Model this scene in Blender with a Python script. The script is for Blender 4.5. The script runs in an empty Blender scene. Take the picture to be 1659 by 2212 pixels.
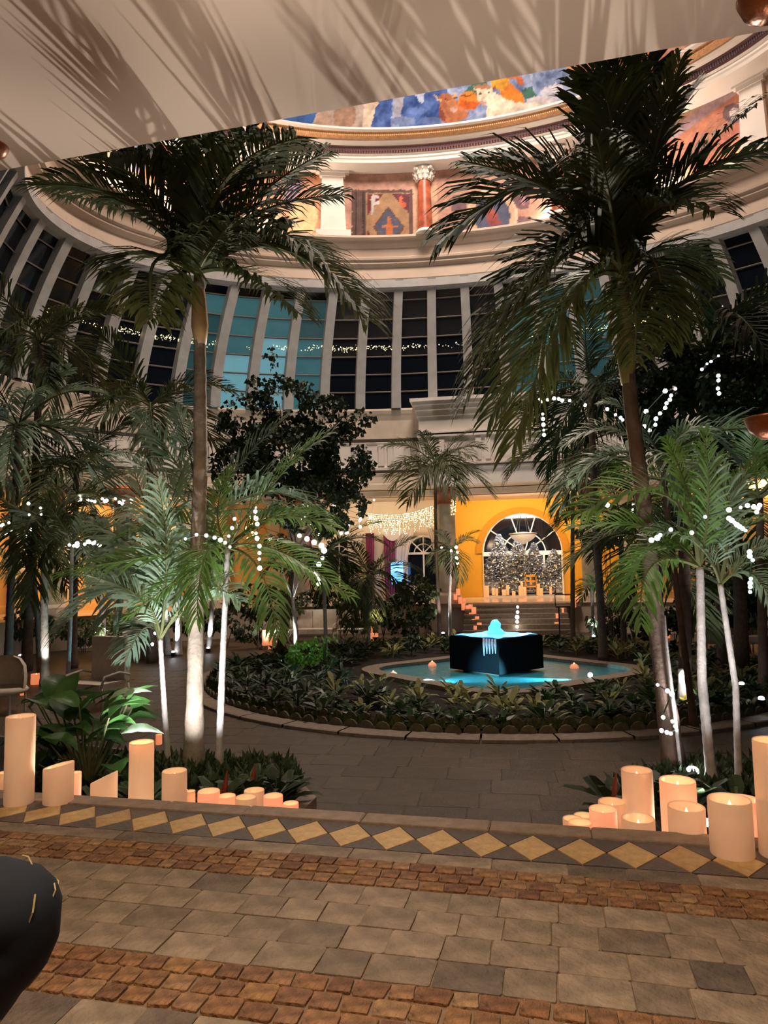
import bpy, math, random
from mathutils import Vector, Matrix
import bisect
from mathutils import noise as MN
sc = bpy.context.scene
R_ = random.Random(7)
PI = math.pi
# ---------------------------------------------------------------- camera
F, P, RL, T, EYE = 1500., .085, .021, .16, 1.25
def ray(x, y):
    u = (x-829.5)/F; v = -(y-1106)/F
    c, s = math.cos(RL), math.sin(RL)
    X = u*c+v*s; w = -u*s+v*c
    Y = math.cos(P)-w*math.sin(P); Z = math.sin(P)+w*math.cos(P)
    return Vector((X*math.cos(T)-Y*math.sin(T), X*math.sin(T)+Y*math.cos(T), Z))
def atz(x, y, z):
    d = ray(x, y); k = (z-EYE)/d.z; return Vector((d.x*k, d.y*k, z))
def aty(x, y, Y):
    d = ray(x, y); k = Y/d.y; return Vector((d.x*k, Y, d.z*k+EYE))
O_ = ray(829.5, 1106); AX = (ray(829.5+F, 1106)-O_); AY = (ray(829.5, 1106-F)-O_)
def proj(p):
    d = Vector((p[0], p[1], p[2]-EYE)); k = d.dot(O_)
    if k < .01: return (-9999, -9999)
    return (829.5+F*d.dot(AX)/k, 1106-F*d.dot(AY)/k)
cam = bpy.data.objects.new('camera', bpy.data.cameras.new('camera'))
sc.collection.objects.link(cam)
cam.matrix_world = Matrix.Translation((0, 0, EYE)) @ Matrix((AX, AY, -O_)).transposed().to_4x4()
cam.data.sensor_fit = 'HORIZONTAL'; cam.data.sensor_width = 36; cam.data.lens = 36*F/1659
cam.data.clip_start = .05; cam.data.clip_end = 200
sc.camera = cam
# ---------------------------------------------------------------- world, exposure, room lights, added fill lights
w = bpy.data.worlds.new('world'); sc.world = w; w.use_nodes = True
w.node_tree.nodes['Background'].inputs[0].default_value = (.10, .13, .22, 1)
w.node_tree.nodes['Background'].inputs[1].default_value = .05
sc.view_settings.view_transform = 'Standard'; sc.view_settings.look = 'None'
sc.view_settings.gamma = 1; sc.view_settings.exposure = 0.5
sc.view_settings.use_curve_mapping = False
def lamp(name, kind, loc, power, col=(1, .8, .6), size=.1, target=None, angle=60, blend=.5, sy=None):
    d = bpy.data.lights.new(name, kind); d.energy = power; d.color = col
    if kind == 'AREA':
        d.size = size
        if sy: d.shape = 'RECTANGLE'; d.size_y = sy
    else: d.shadow_soft_size = size
    if kind == 'SPOT': d.spot_size = math.radians(angle); d.spot_blend = blend
    o = bpy.data.objects.new(name, d); sc.collection.objects.link(o); o.location = loc
    if target is not None:
        o.rotation_euler = (Vector(target)-Vector(loc)).to_track_quat('-Z', 'Y').to_euler()
    return o
WARM = (1, .62, .34); WW = (1, .80, .60); CW = (.90, .93, 1)
lamp('arcade_light', 'AREA', (-.6, .6, 3.7), 120, (1, .68, .42), 1.6, (-.5, 1.9, 0))
lamp('dome_fill', 'AREA', (-1, 18.0, 20.3), 1750, (1, .80, .66), 4, (-1, 18.3, 0))  # unseen area light added as general fill for the hall
lamp('mural_fill', 'AREA', (-1, 16.5, 14.0), 90, (1, .70, .50), 7, (-1, 19, 30))  # unseen area light added to brighten the mural from below
lamp('hall_light', 'AREA', (1.1, 28.6, 4.3), 230, (1, .72, .40), 4.5, (1.1, 31.5, 1.6), sy=.6)
lamp('hall_light', 'AREA', (1.1, 32.6, 4.2), 260, (1, .85, .68), 3, (1.1, 34.4, 1.4), sy=.6)
lamp('hall_light', 'AREA', (-6.5, 28.4, 4.2), 70, (1, .76, .50), 6, (-6.5, 30.5, 1.6), sy=.6)
lamp('hall_light', 'AREA', (-13.5, 22.8, 4.2), 480, (1, .60, .26), 5, (-15.5, 25.0, 1.2), sy=.6)
lamp('hall_light', 'AREA', (8.5, 27.4, 4.2), 110, (1, .66, .35), 4, (9.4, 29.4, 1.4), sy=.6)
lamp('soffit_fill', 'SPOT', (-2.4, 4.1, -.42), 190, (1, .80, .66), .05, (-1.3, .9, 3.85), 84, .8)  # unseen spots added to brighten the soffit
lamp('soffit_fill', 'SPOT', (1.0, 4.0, -.42), 165, (1, .80, .66), .05, (.4, .8, 3.85), 84, .8)
lamp('soffit_shadow_spot', 'SPOT', (1.6, 19.6, -.3), 9000, (1, .86, .74), .05, (-1.3, 2.0, 3.85), 20, .5)  # unseen strong spots placed to throw frond shadows onto the soffit
lamp('soffit_shadow_spot', 'SPOT', (-3.6, 19.9, -.3), 4500, (1, .86, .74), .05, (.8, 2.4, 3.85), 13, .5)
lamp('facade_fill', 'SPOT', (-.6, 21.8, -.8), 420, (1, .90, .80), .1, (-.2, 25.7, 5.6), 105, .8)  # unseen wide spots added to brighten the facade
lamp('facade_fill', 'SPOT', (-6.5, 19.5, -.8), 420, (1, .90, .80), .1, (-8.0, 24.6, 5.8), 105, .8)
lamp('facade_fill', 'SPOT', (-10.5, 17.0, -.8), 380, (1, .90, .80), .1, (-13.5, 21.0, 5.8), 105, .8)
lamp('facade_fill', 'SPOT', (6.0, 20.5, -.8), 300, (1, .90, .80), .1, (8.0, 24.5, 5.8), 105, .8)
# ---------------------------------------------------------------- materials
MATS = {}
def mat(name, col, rough=.6, var=.0, scale=8., bump=0., bscale=30., metal=0., emis=None, es=1., rnd=None, trans=0., vcol=False, spec=.4, rows=None):
    """rnd: list of colours picked per object; var: noise darkening"""
    if name in MATS: return MATS[name]
    m = bpy.data.materials.new(name); m.use_nodes = True; nt = m.node_tree; N = nt.nodes; L = nt.links
    b = N['Principled BSDF']; b.inputs['Roughness'].default_value = rough; b.inputs['Metallic'].default_value = metal
    b.inputs['Specular IOR Level'].default_value = spec
    b.inputs['Base Color'].default_value = (*col, 1)
    src = None
    if rnd:
        oi = N.new('ShaderNodeObjectInfo'); cr = N.new('ShaderNodeValToRGB'); cr.color_ramp.interpolation = 'LINEAR'
        els = cr.color_ramp.elements
        while len(els) < len(rnd): els.new(.5)
        for i, c in enumerate(rnd): els[i].position = i/max(1, len(rnd)-1); els[i].color = (*c, 1)
        L.new(oi.outputs['Random'], cr.inputs[0]); src = cr.outputs[0]
    if vcol:
        a = N.new('ShaderNodeVertexColor'); a.layer_name = 'Col'; src = a.outputs[0]
    if var:
        tc = N.new('ShaderNodeTexCoord'); nz = N.new('ShaderNodeTexNoise'); nz.inputs['Scale'].default_value = scale
        nz.inputs['Detail'].default_value = 6; L.new(tc.outputs['Object'], nz.inputs['Vector'])
        rp = N.new('ShaderNodeMapRange'); rp.inputs[1].default_value = .3; rp.inputs[2].default_value = .7
        rp.inputs[3].default_value = 1-var; rp.inputs[4].default_value = 1+var*.6; L.new(nz.outputs[0], rp.inputs[0])
        mx = N.new('ShaderNodeVectorMath'); mx.operation = 'SCALE'
        if src: L.new(src, mx.inputs[0])
        else: mx.inputs[0].default_value = col
        L.new(rp.outputs[0], mx.inputs['Scale']); src = mx.outputs[0]
    if src: L.new(src, b.inputs['Base Color'])
    if bump:
        tc = N.new('ShaderNodeTexCoord'); nz = N.new('ShaderNodeTexNoise'); nz.inputs['Scale'].default_value = bscale; nz.inputs['Detail'].default_value = 5
        L.new(tc.outputs['Object'], nz.inputs['Vector']); bp = N.new('ShaderNodeBump'); bp.inputs['Strength'].default_value = bump
        bp.inputs['Distance'].default_value = .02; L.new(nz.outputs[0], bp.inputs['Height']); L.new(bp.outputs[0], b.inputs['Normal'])
    if emis: b.inputs['Emission Color'].default_value = (*emis, 1); b.inputs['Emission Strength'].default_value = es
    if trans:
        t = N.new('ShaderNodeBsdfTranslucent'); ms = N.new('ShaderNodeMixShader'); ms.inputs[0].default_value = trans
        t.inputs[0].default_value = (*col, 1)
        if src: L.new(src, t.inputs[0])
        L.new(b.outputs[0], ms.inputs[1]); L.new(t.outputs[0], ms.inputs[2]); L.new(ms.outputs[0], N['Material Output'].inputs[0])
    MATS[name] = m; return m
plaster = mat('plaster', (.62, .50, .40), .8, .08, 1.2, .1, 40)
beige = mat('beige_stone', (.70, .59, .48), .8, .16, 1.5, .15, 25)
cream = mat('cream_wall', (.72, .60, .46), .8, .06, 1.0)
white_m = mat('white_molding', (.80, .74, .67), .6, .06, 2)
grey_rib = mat('grey_rib', (.42, .42, .41), .6, .12, 3)
dark_line = mat('dark_line', (.06, .045, .04), .7)
yellow = mat('yellow_paint', (.80, .42, .045), .8, .06, 1.0)
orange_w = mat('orange_plaster', (.80, .50, .20), .8, .12, .8)
soffit_m = mat('soffit_paint', (.74, .64, .55), .9, .04, .5)
mortar = mat('mortar', (.23, .165, .11), .95, .2, 30, .3, 80)
stone = mat('grey_travertine', (.2, .18, .15), .6, .45, 9, .7, 45, rnd=[(.15, .12, .09), (.25, .20, .15), (.27, .215, .16), (.30, .245, .18), (.23, .185, .135), (.27, .215, .16), (.12, .098, .08)])
cobble = mat('rust_cobble', (.3, .12, .04), .5, .6, 22, 1.0, 50, rnd=[(.15, .068, .035), (.30, .165, .07), (.24, .11, .045), (.36, .23, .12), (.19, .085, .04), (.32, .175, .065), (.16, .07, .035)])
gold_st = mat('gold_marble', (.50, .32, .13), .4, .25, 22, .3, 60, rnd=[(.50, .34, .15), (.60, .42, .19), (.47, .30, .13)])
dark_st = mat('dark_slate', (.085, .07, .065), .4, .25, 30, .2, 60)
coping = mat('coping_stone', (.26, .20, .15), .6, .25, 14, .4, 50)
path_st = mat('path_stone', (.1, .08, .06), .5, .3, 6, .4, 30, rnd=[(.070, .050, .034), (.088, .063, .042), (.062, .044, .03), (.078, .056, .038)])
soil = mat('soil', (.018, .014, .010), .95, .4, 12, .8, 20)
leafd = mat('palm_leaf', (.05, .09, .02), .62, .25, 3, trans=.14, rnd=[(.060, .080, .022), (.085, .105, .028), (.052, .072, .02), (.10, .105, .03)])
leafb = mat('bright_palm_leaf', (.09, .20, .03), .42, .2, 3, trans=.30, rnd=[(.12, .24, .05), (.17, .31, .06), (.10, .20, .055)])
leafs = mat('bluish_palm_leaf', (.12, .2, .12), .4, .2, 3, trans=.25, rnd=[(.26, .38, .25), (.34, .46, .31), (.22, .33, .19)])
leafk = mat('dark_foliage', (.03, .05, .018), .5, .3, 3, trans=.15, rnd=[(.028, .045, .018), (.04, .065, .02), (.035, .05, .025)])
leafv = mat('variegated_leaf', (.35, .36, .14), .5, .45, 12, trans=.2)
leafg = mat('broad_leaf', (.05, .13, .03), .35, .3, 9, .1, 30, trans=.2, rnd=[(.05, .13, .03), (.07, .17, .04), (.04, .10, .025)])
rachis_m = mat('palm_rachis', (.13, .14, .05), .8, .2, 6)
trunk_m = mat('palm_trunk', (.30, .235, .17), .75, .35, 9, .5, 30)
trunkd = mat('dark_trunk', (.16, .10, .07), .8, .3, 10, .5, 30)
shaft_m = mat('crown_shaft', (.42, .24, .09), .5, .3, 5)
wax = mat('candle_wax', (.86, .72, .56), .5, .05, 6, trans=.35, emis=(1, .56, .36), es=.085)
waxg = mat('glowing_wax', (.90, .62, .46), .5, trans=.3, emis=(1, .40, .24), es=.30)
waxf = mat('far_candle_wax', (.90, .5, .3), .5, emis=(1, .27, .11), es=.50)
flame_m = mat('candle_flame', (1, .6, .3), .5, emis=(1, .50, .25), es=3)
bulb_m = mat('bulb_white', (1, 1, 1), .3, emis=(1, .95, .80), es=9)
bulb_c = mat('bulb_cool', (1, 1, 1), .3, emis=(.78, .88, 1), es=11)
bulb_y = mat('bulb_yellow', (1, .9, .6), .3, emis=(1, .80, .38), es=3)
wire_m = mat('wire', (.03, .04, .02), .6)
lens_m = mat('uplight_lens', (1, 1, 1), .2, emis=(.85, .92, 1), es=28)
black_m = mat('black_metal', (.01, .01, .01), .4, spec=.5)
glass_d = mat('night_glass', (.006, .008, .012), .06, spec=.7)
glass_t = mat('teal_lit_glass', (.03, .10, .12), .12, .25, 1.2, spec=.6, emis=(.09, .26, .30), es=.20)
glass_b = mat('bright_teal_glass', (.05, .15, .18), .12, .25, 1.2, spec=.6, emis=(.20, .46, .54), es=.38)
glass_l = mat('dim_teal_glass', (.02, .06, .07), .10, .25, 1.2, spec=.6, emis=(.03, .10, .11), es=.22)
mull_m = mat('mullion', (.20, .17, .14), .5)
marble = mat('red_marble', (.42, .10, .045), .35, .6, 3.5)
mural_m = mat('mural_paint', (1, 1, 1), .8, .10, 2.5, vcol=True, spec=.2)
blackst = mat('black_granite', (.003, .0035, .006), .6, spec=.06)
sofa_m = mat('ivory_upholstery', (.66, .56, .44), .8, .1, 10, .1, 60)
cloth_w = mat('white_drape', (.80, .72, .66), .8, trans=.25)
cloth_p = mat('purple_drape', (.26, .035, .12), .8, .15, 6)
floor_s = mat('polished_hall_floor', (.62, .50, .38), .18, .1, 2)
wood_m = mat('chair_wood', (.72, .36, .08), .5, .2, 6)
tree_w = mat('flocked_branch', (.50, .53, .60), .7, .4, 14)
orn = mat('gold_ornament', (.85, .65, .3), .2, metal=.8)
shade_m = mat('copper_lamp_shade', (.17, .055, .02), .35, .35, 8, .2, 30, metal=.6)
screen = mat('blue_screen', (.1, .3, .9), .3, .5, 9, emis=(.12, .42, 1), es=3.2)
sconce_m = mat('sconce_glow', (1, .6, .3), .5, emis=(1, .55, .22), es=4)
water_m = mat('pool_water', (.05, .26, .32), .25, spec=.35, bump=.5, bscale=14)
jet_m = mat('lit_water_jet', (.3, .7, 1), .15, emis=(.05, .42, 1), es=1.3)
poolw = mat('pool_mosaic', (.20, .30, .32), .4, .3, 30)
navy = mat('navy_dress_fabric', (.010, .018, .034), .85, .4, 6)
thread = mat('gold_thread', (.35, .30, .16), .6)
skin = mat('skin', (.42, .23, .15), .5)
pot_m = mat('wood_planter', (.20, .16, .12), .7, .4, 12, .3, 30)
red_leaf = mat('red_flower', (.25, .04, .02), .5)
metalw = mat('white_metal', (.55, .50, .42), .5)
chrome_m = mat('crystal_bowl', (.62, .58, .56), .25, .15, 20, emis=(1, .85, .7), es=.12)
bark_lit = mat('lit_bark', (.45, .40, .36), .7, .25, 12, .4, 40)  # lit copy of the bark, uplight put into a paler colour
# ---------------------------------------------------------------- mesh helper
class M:
    def __init__(s): s.v = []; s.f = []
    def add(s, vs, fs):
        o = len(s.v); s.v += [tuple(v) for v in vs]; s.f += [tuple(i+o for i in f) for f in fs]; return s
    def box(s, c, d, rz=0, taper=1.):
        x, y, z = d[0]/2, d[1]/2, d[2]/2; cc, ss = math.cos(rz), math.sin(rz); vs = []
        for k, (a, b, e) in enumerate([(-1,-1,-1),(1,-1,-1),(1,1,-1),(-1,1,-1),(-1,-1,1),(1,-1,1),(1,1,1),(-1,1,1)]):
            t = taper if e > 0 else 1; X, Y = a*x*t, b*y*t
            vs.append((c[0]+X*cc-Y*ss, c[1]+X*ss+Y*cc, c[2]+e*z))
        return s.add(vs, [(0,3,2,1),(4,5,6,7),(0,1,5,4),(1,2,6,5),(2,3,7,6),(3,0,4,7)])
    def tube(s, pts, rad, n=6, cap=True):
        pts = [Vector(p) for p in pts]; vs = []
        if not hasattr(rad, '__len__'): rad = [rad]*len(pts)
        ref = None
        for i, p in enumerate(pts):
            t = (pts[min(i+1, len(pts)-1)]-pts[max(i-1, 0)])
            if t.length < 1e-9: t = Vector((0, 0, 1))
            t.normalize()
            if ref is None: ref = Vector((0, 1, 0)) if abs(t.y) < .9 else Vector((1, 0, 0))
            a = (ref - t*ref.dot(t)).normalized(); b = t.cross(a); ref = a
            for k in range(n):
                q = 2*PI*k/n; vs.append(p+(a*math.cos(q)+b*math.sin(q))*rad[i])
        fs = [(i*n+k, i*n+(k+1) % n, (i+1)*n+(k+1) % n, (i+1)*n+k) for i in range(len(pts)-1) for k in range(n)]
        if cap: fs += [tuple(range(n))[::-1], tuple((len(pts)-1)*n+k for k in range(n))]
        return s.add(vs, fs)
    def lathe(s, c, prof, n=16, closed=False):
        vs = [(c[0]+r*math.cos(2*PI*k/n), c[1]+r*math.sin(2*PI*k/n), c[2]+z) for r, z in prof for k in range(n)]
        m = len(prof); fs = [(i*n+k, i*n+(k+1) % n, (i+1)*n+(k+1) % n, (i+1)*n+k) for i in range(m-1) for k in range(n)]
        if closed: fs += [((m-1)*n+k, (m-1)*n+(k+1) % n, (k+1) % n, k) for k in range(n)]
        return s.add(vs, fs)
    def ball(s, c, r, n=8, m=5, sz=1.):
        prof = [(max(r*math.sin(PI*i/m), 1e-4), -r*sz*math.cos(PI*i/m)) for i in range(m+1)]
        return s.lathe(c, prof, n)
    def prism(s, poly, z0, z1):
        n = len(poly); vs = [(x, y, z0) for x, y in poly]+[(x, y, z1) for x, y in poly]
        return s.add(vs, [tuple(range(n))[::-1], tuple(range(n, 2*n))]+[(i, (i+1) % n, n+(i+1) % n, n+i) for i in range(n)])
    def mesh(s, name, m, smooth=False):
        me = bpy.data.meshes.new(name); me.from_pydata(s.v, [], s.f)
        for mm in (m if isinstance(m, (list, tuple)) else [m]): me.materials.append(mm)
        if smooth: me.polygons.foreach_set('use_smooth', [True]*len(me.polygons))
        me.update(); return me
def link(name, data, parent=None, loc=None, rz=0.):
    o = bpy.data.objects.new(name, data); sc.collection.objects.link(o)
    if parent: o.parent = parent
    if loc is not None: o.location = loc
    if rz: o.rotation_euler = (0, 0, rz)
    return o
def obj(name, mb, m, parent=None, smooth=False, loc=None): return link(name, mb.mesh(name, m, smooth), parent, loc)
def tag(o, label=None, cat=None, group=None, kind=None):
    if label: o['label'] = label
    if cat: o['category'] = cat
    if group: o['group'] = group
    if kind: o['kind'] = kind
    return o
def empty(name, loc, label, cat, group=None, rz=0.):
    o = link(name, None, loc=loc, rz=rz); o.empty_display_size = .1; return tag(o, label, cat, group)
def struct(name, mb, m, label=None, parent=None, smooth=False):
    o = obj(name, mb, m, parent, smooth)
    if not parent:
        tag(o, label or name, 'structure', kind='structure')
    return o
# ---------------------------------------------------------------- terrace frame
FA = -.075
U = Vector((math.cos(FA), math.sin(FA), 0)); Vv = Vector((-math.sin(FA), math.cos(FA), 0))
E0 = Vector((-.35, 3.61, 0))                     # point on the garden-side edge
def fl(u, v, z=0): return E0+U*u+Vv*v+Vector((0, 0, z))
GZ = -1.05
# near terrace
b = M(); b.add([fl(-7, 0, -.0045), fl(7, 0, -.0045), fl(7, -8, -.0045), fl(-7, -8, -.0045), fl(-7, 0, -1.3), fl(7, 0, -1.3), fl(7, -8, -1.3), fl(-7, -8, -1.3)],
    [(0,1,2,3),(4,7,6,5),(0,4,5,1),(1,5,6,2),(2,6,7,3),(3,7,4,0)])
terrace = struct('floor', b, mortar, 'near terrace paved with grey travertine and rust brown cobble bands')
def stone_mesh(w, d, h, m, name, irr=.0, seed=0):
    r = random.Random(seed); b = M(); x, y = w/2, d/2; c = min(w, d)*(.10 if w < .12 else .045)
    base = [(-x+c,-y),(x-c,-y),(x,-y+c),(x,y-c),(x-c,y),(-x+c,y),(-x,y-c),(-x,-y+c)]
    base = [(p[0]+r.uniform(-irr, irr), p[1]+r.uniform(-irr, irr)) for p in base]
    top = [(p[0]*.975, p[1]*.975) for p in base]
    vs = [(p[0], p[1], -.02) for p in base]+[(p[0], p[1], h*.5) for p in base]+[(p[0], p[1], h) for p in top]
    fs = []
    for k in range(2): fs += [(k*8+i, k*8+(i+1) % 8, k*8+8+(i+1) % 8, k*8+8+i) for i in range(8)]
    fs.append(tuple(range(16, 24)))
    b.add(vs, fs); return b.mesh(name, m)
def lay(name, rows, u0, u1, w, m, h, irr, limit=None):
    meshes = {}
    n = 0
    for (v0, v1) in rows:
        u = u0+R_.uniform(0, w)
        while u < u1:
            k = R_.choice((0, 1, 2)); ww = w*(.86, 1., 1.16)[k]
            key = (k, round(v1-v0, 3), R_.randint(0, 2))
            if key not in meshes: meshes[key] = stone_mesh(ww-(.003 if w > .1 else .0065), (v1-v0)-(.003 if w > .1 else .0065), h, m, name, irr, len(meshes))
            o = link(name, meshes[key], terrace); c = fl(u+ww/2, (v0+v1)/2, R_.uniform(-.002, .0015)); o.location = c; o.rotation_euler = (0, 0, FA+R_.uniform(-.006, .006))
            u += ww; n += 1
    for sgn, ua, ub in ((-1, -4.6, u0), (1, u, 4.2)):          # the paving goes on outside the frame: plain joined stones
        for par in range(3):
            b = M()
            for (v0, v1) in rows:
                x = ua; k = 0
                while x+w < ub:
                    if k % 3 == par:
                        p = [fl(a, c_) for a, c_ in ((x, v0), (x+w-.006, v0), (x+w-.006, v1-.006), (x, v1-.006))]
                        b.prism([(q.x, q.y) for q in p], -.02, h)
                    x += w; k += 1
            if b.f: tag(obj(name, b, m, terrace), kind='stuff')
    return n
lay('coping_stone', [(-.13, 0)], -3.4, 2.6, .55, coping, .010, 0)
# diamonds and dark triangles
DW = .213; V0, V1 = -.43, -.14; vm = (V0+V1)/2; hw, hv = DW/2, (V1-V0)/2
dm = M().prism([(-hw+.004, 0), (0, -hv+.004), (hw-.004, 0), (0, hv-.004)], -.02, .003).mesh('diamond_tile', gold_st)
tu = M().prism([(-hw+.003, hv), (0, .006), (hw-.003, hv)], -.02, .002).mesh('dark_triangle_tile', dark_st)
td = M().prism([(-hw+.003, -hv), (hw-.003, -hv), (0, -.006)], -.02, .002).mesh('dark_triangle_tile', dark_st)
# strip phase from the photograph: one diamond centre at (855,1801)
pc = atz(855, 1801, 0); ph = (pc-E0).dot(U)
for k in range(-12, 11):
    for me, du in ((dm, 0), (tu, hw), (td, hw)):
        o = link(me.name.split('.')[0], me, terrace); o.location = fl(ph+k*DW+du, vm); o.rotation_euler = (0, 0, FA)
lay('border_stone', [(-.545, -.435)], -3.2, 2.2, .27, stone, .0025, .003)
lay('cobble', [(-.625, -.548), (-.705, -.628), (-.785, -.708)], -2.5, 1.75, .088, cobble, .004, .005)
lay('paving_stone', [(-.945, -.79), (-1.10, -.945), (-1.255, -1.10), (-1.405, -1.255)], -2.4, 1.7, .185, stone, .0025, .003)
lay('cobble', [(-1.49, -1.41), (-1.575, -1.493), (-1.66, -1.578)], -1.75, 1.3, .094, cobble, .004, .005)
lay('paving_stone', [(-1.82, -1.665), (-1.98, -1.82), (-2.15, -1.98)], -1.6, 1.2, .19, stone, .0025, .003)
# garden floor
b = M(); b.add([(-30, 3.3, GZ), (20, 3.3, GZ), (20, 27, GZ), (-30, 27, GZ)], [(0, 1, 2, 3)])
gfloor = struct('floor', b, path_st, 'sunken garden ground and curving stone path')
BC = Vector((-.3, 16.0, 0)); BR = 6.5
pm = [stone_mesh(.60-.005, .45-.005, .006, path_st, 'path_slab', .004, i) for i in range(4)]
j = 0; y = 5.4
while y < 16.2:
    x = -5.2 + (.3 if j % 2 else 0) - (y-5.4)*.42
    xe = 2.6 if y < 10.5 else -4.0
    while x < xe:
        if (Vector((x, y, 0))-BC).length > BR+.1:
            o = link('path_slab', R_.choice(pm), gfloor); o.location = (x, y, R_.uniform(GZ-.003, GZ+.002))
        x += .60
    y += .45; j += 1
# near stairs and flanking planters
sw = []
b = M()
SX0, SX1 = -1.25, 1.0
for k in range(6):
    z1 = -.15*(k+1); y0 = .02+.36*k
    b.add([fl(SX0, y0, z1), fl(SX1, y0, z1), fl(SX1, y0+.36, z1), fl(SX0, y0+.36, z1), fl(SX0, y0, GZ), fl(SX1, y0, GZ), fl(SX1, y0+.36, GZ), fl(SX0, y0+.36, GZ)],
          [(0,1,2,3),(0,4,5,1),(1,5,6,2),(2,6,7,3),(3,7,4,0)])
struct('floor', b, coping, 'stone steps going down from the near terrace into the garden')
def planter(poly, ztop, label, cat='planter'):
    e = empty('raised_planter', (sum(p[0] for p in poly)/len(poly), sum(p[1] for p in poly)/len(poly), GZ), label, cat)
    c = e.location
    pl = [(p[0]-c.x, p[1]-c.y) for p in poly]
    obj('curb', M().prism(pl, 0, ztop-GZ), coping, e)
    inn = [(p[0]*.94, p[1]*.94) for p in pl]
    obj('soil', M().prism(inn, ztop-GZ-.05, ztop-GZ+.015), soil, e); return e
PZ = -.55
pL = [tuple(fl(*q)[:2]) for q in ((-7, .03), (-1.30, .03), (-1.30, 1.9), (-1.9, 2.7), (-7, 3.6))]
pR = [tuple(fl(*q)[:2]) for q in ((1.05, .03), (6, .03), (6, 4.0), (2.1, 3.5), (1.05, 2.5))]
planter(pL, PZ, 'low stone edged planting bed left of the near steps')
planter(pR, PZ, 'low stone edged planting bed right of the near steps')
# ---------------------------------------------------------------- round bed
def circ(r, n=72, c=BC, a0=0, a1=2*PI): return [(c.x+r*math.cos(a0+(a1-a0)*i/n), c.y+r*math.sin(a0+(a1-a0)*i/n)) for i in range(n)]
bed = empty('round_planting_bed', (BC.x, BC.y, GZ), 'large round planting bed with pale stone curb around the fountain', 'planting bed')
mb_ = M(); nseg = 40
for i in range(nseg):
    a0, a1 = 2*PI*(i+.015)/nseg, 2*PI*(i+.985)/nseg; q = []
    for (r, z) in ((BR, 0), (BR, .045), (BR-.02, .055), (BR-.32, .055), (BR-.32, 0)):
        for a in (a0, (a0+a1)/2, a1): q.append((r*math.cos(a), r*math.sin(a), z))
    fs = [(k*3+t, k*3+t+1, k*3+4+t, k*3+3+t) for k in range(4) for t in (0, 1)]
    s1 = M().add(q, fs); obj('curb_stone', s1, coping, bed)
POOL = (0.0-BC.x, 15.8-BC.y)
def poolr(a, k): return (2.78+.30*math.cos(4*a)+.05*math.cos(8*a))*1.0-k
def poolring(k0, k1, z0, z1, n=96):
    m = M()
    vs = []
    for i in range(n):
        a = 2*PI*i/n
        for (k, z) in ((k0, z0), (k0, z1), (k1, z1), (k1, z0)):
            r = poolr(a, k); vs.append((POOL[0]+r*math.cos(a), POOL[1]+r*math.sin(a), z))
    fs = [(i*4+t, ((i+1) % n)*4+t, ((i+1) % n)*4+t+1, i*4+t+1) for i in range(n) for t in range(3)]
    return m.add(vs, fs)
sm = M(); n = 96; vs = []
for i in range(n):
    a = 2*PI*i/n; r = poolr(a, .05)
    vs.append((POOL[0]+r*math.cos(a), POOL[1]+r*math.sin(a), .02)); vs.append(((BR-.31)*math.cos(a), (BR-.31)*math.sin(a), .05))
sm.add(vs, [(2*i, 2*i+1, (2*((i+1) % n))+1, 2*((i+1) % n)) for i in range(n)])
obj('soil', sm, soil, bed)
fount = empty('fountain', (0, 15.8, GZ), 'black granite cube fountain on a pedestal in a pointed pool lit cyan', 'fountain')
o = poolring(0, .40, -.2, .11); o.v = [(x-POOL[0], y-POOL[1], z) for x, y, z in o.v]; obj('pool_coping', o, coping, fount)
pv = [(poolr(2*PI*i/n, .41)*math.cos(2*PI*i/n), poolr(2*PI*i/n, .41)*math.sin(2*PI*i/n)) for i in range(n)]
obj('water', M().add([(x, y, .03) for x, y in pv], [tuple(range(n))]), water_m, fount)
FX, FY = -.10, .22
def dia(h, rot=0.06): return [(FX+h*math.cos(a+rot), FY+h*math.sin(a+rot)) for a in (0, PI/2, PI, 3*PI/2)]
obj('pedestal', M().prism(dia(.74), -.5, .08), coping, fount)
cube = obj('granite_cube', M().prism(dia(1.04), .08, .80).prism(dia(1.0), .80, .82), blackst, fount)
# basin of moving water on top of the cube
bm = M(); nn = 14; vs = []
d4 = dia(.93)
for i in range(nn+1):
    for j in range(nn+1):
        s, t = i/nn, j/nn
        x = d4[0][0]+(d4[1][0]-d4[0][0])*s+(d4[3][0]-d4[0][0])*t; y = d4[0][1]+(d4[1][1]-d4[0][1])*s+(d4[3][1]-d4[0][1])*t
        r = math.hypot(x-FX, y-FY); vs.append((x, y, .83+.05*math.exp(-(r/.22)**2)+.012*math.sin(r*26)+.006*R_.random()))
bm.add(vs, [(i*(nn+1)+j, (i+1)*(nn+1)+j, (i+1)*(nn+1)+j+1, i*(nn+1)+j+1) for i in range(nn) for j in range(nn)])
obj('lit_water_sheet', bm, jet_m, fount, True)
bm = M()
bm.tube([(FX, FY, .82), (FX+.0, FY, .90), (FX-.02, FY, .98), (FX+.01, FY, 1.06), (FX-.03, FY, 1.12), (FX-.04, FY, 1.15)], [.26, .17, .14, .12, .09, .03], 9)
obj('water_jet', bm, jet_m, fount, True)
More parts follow.
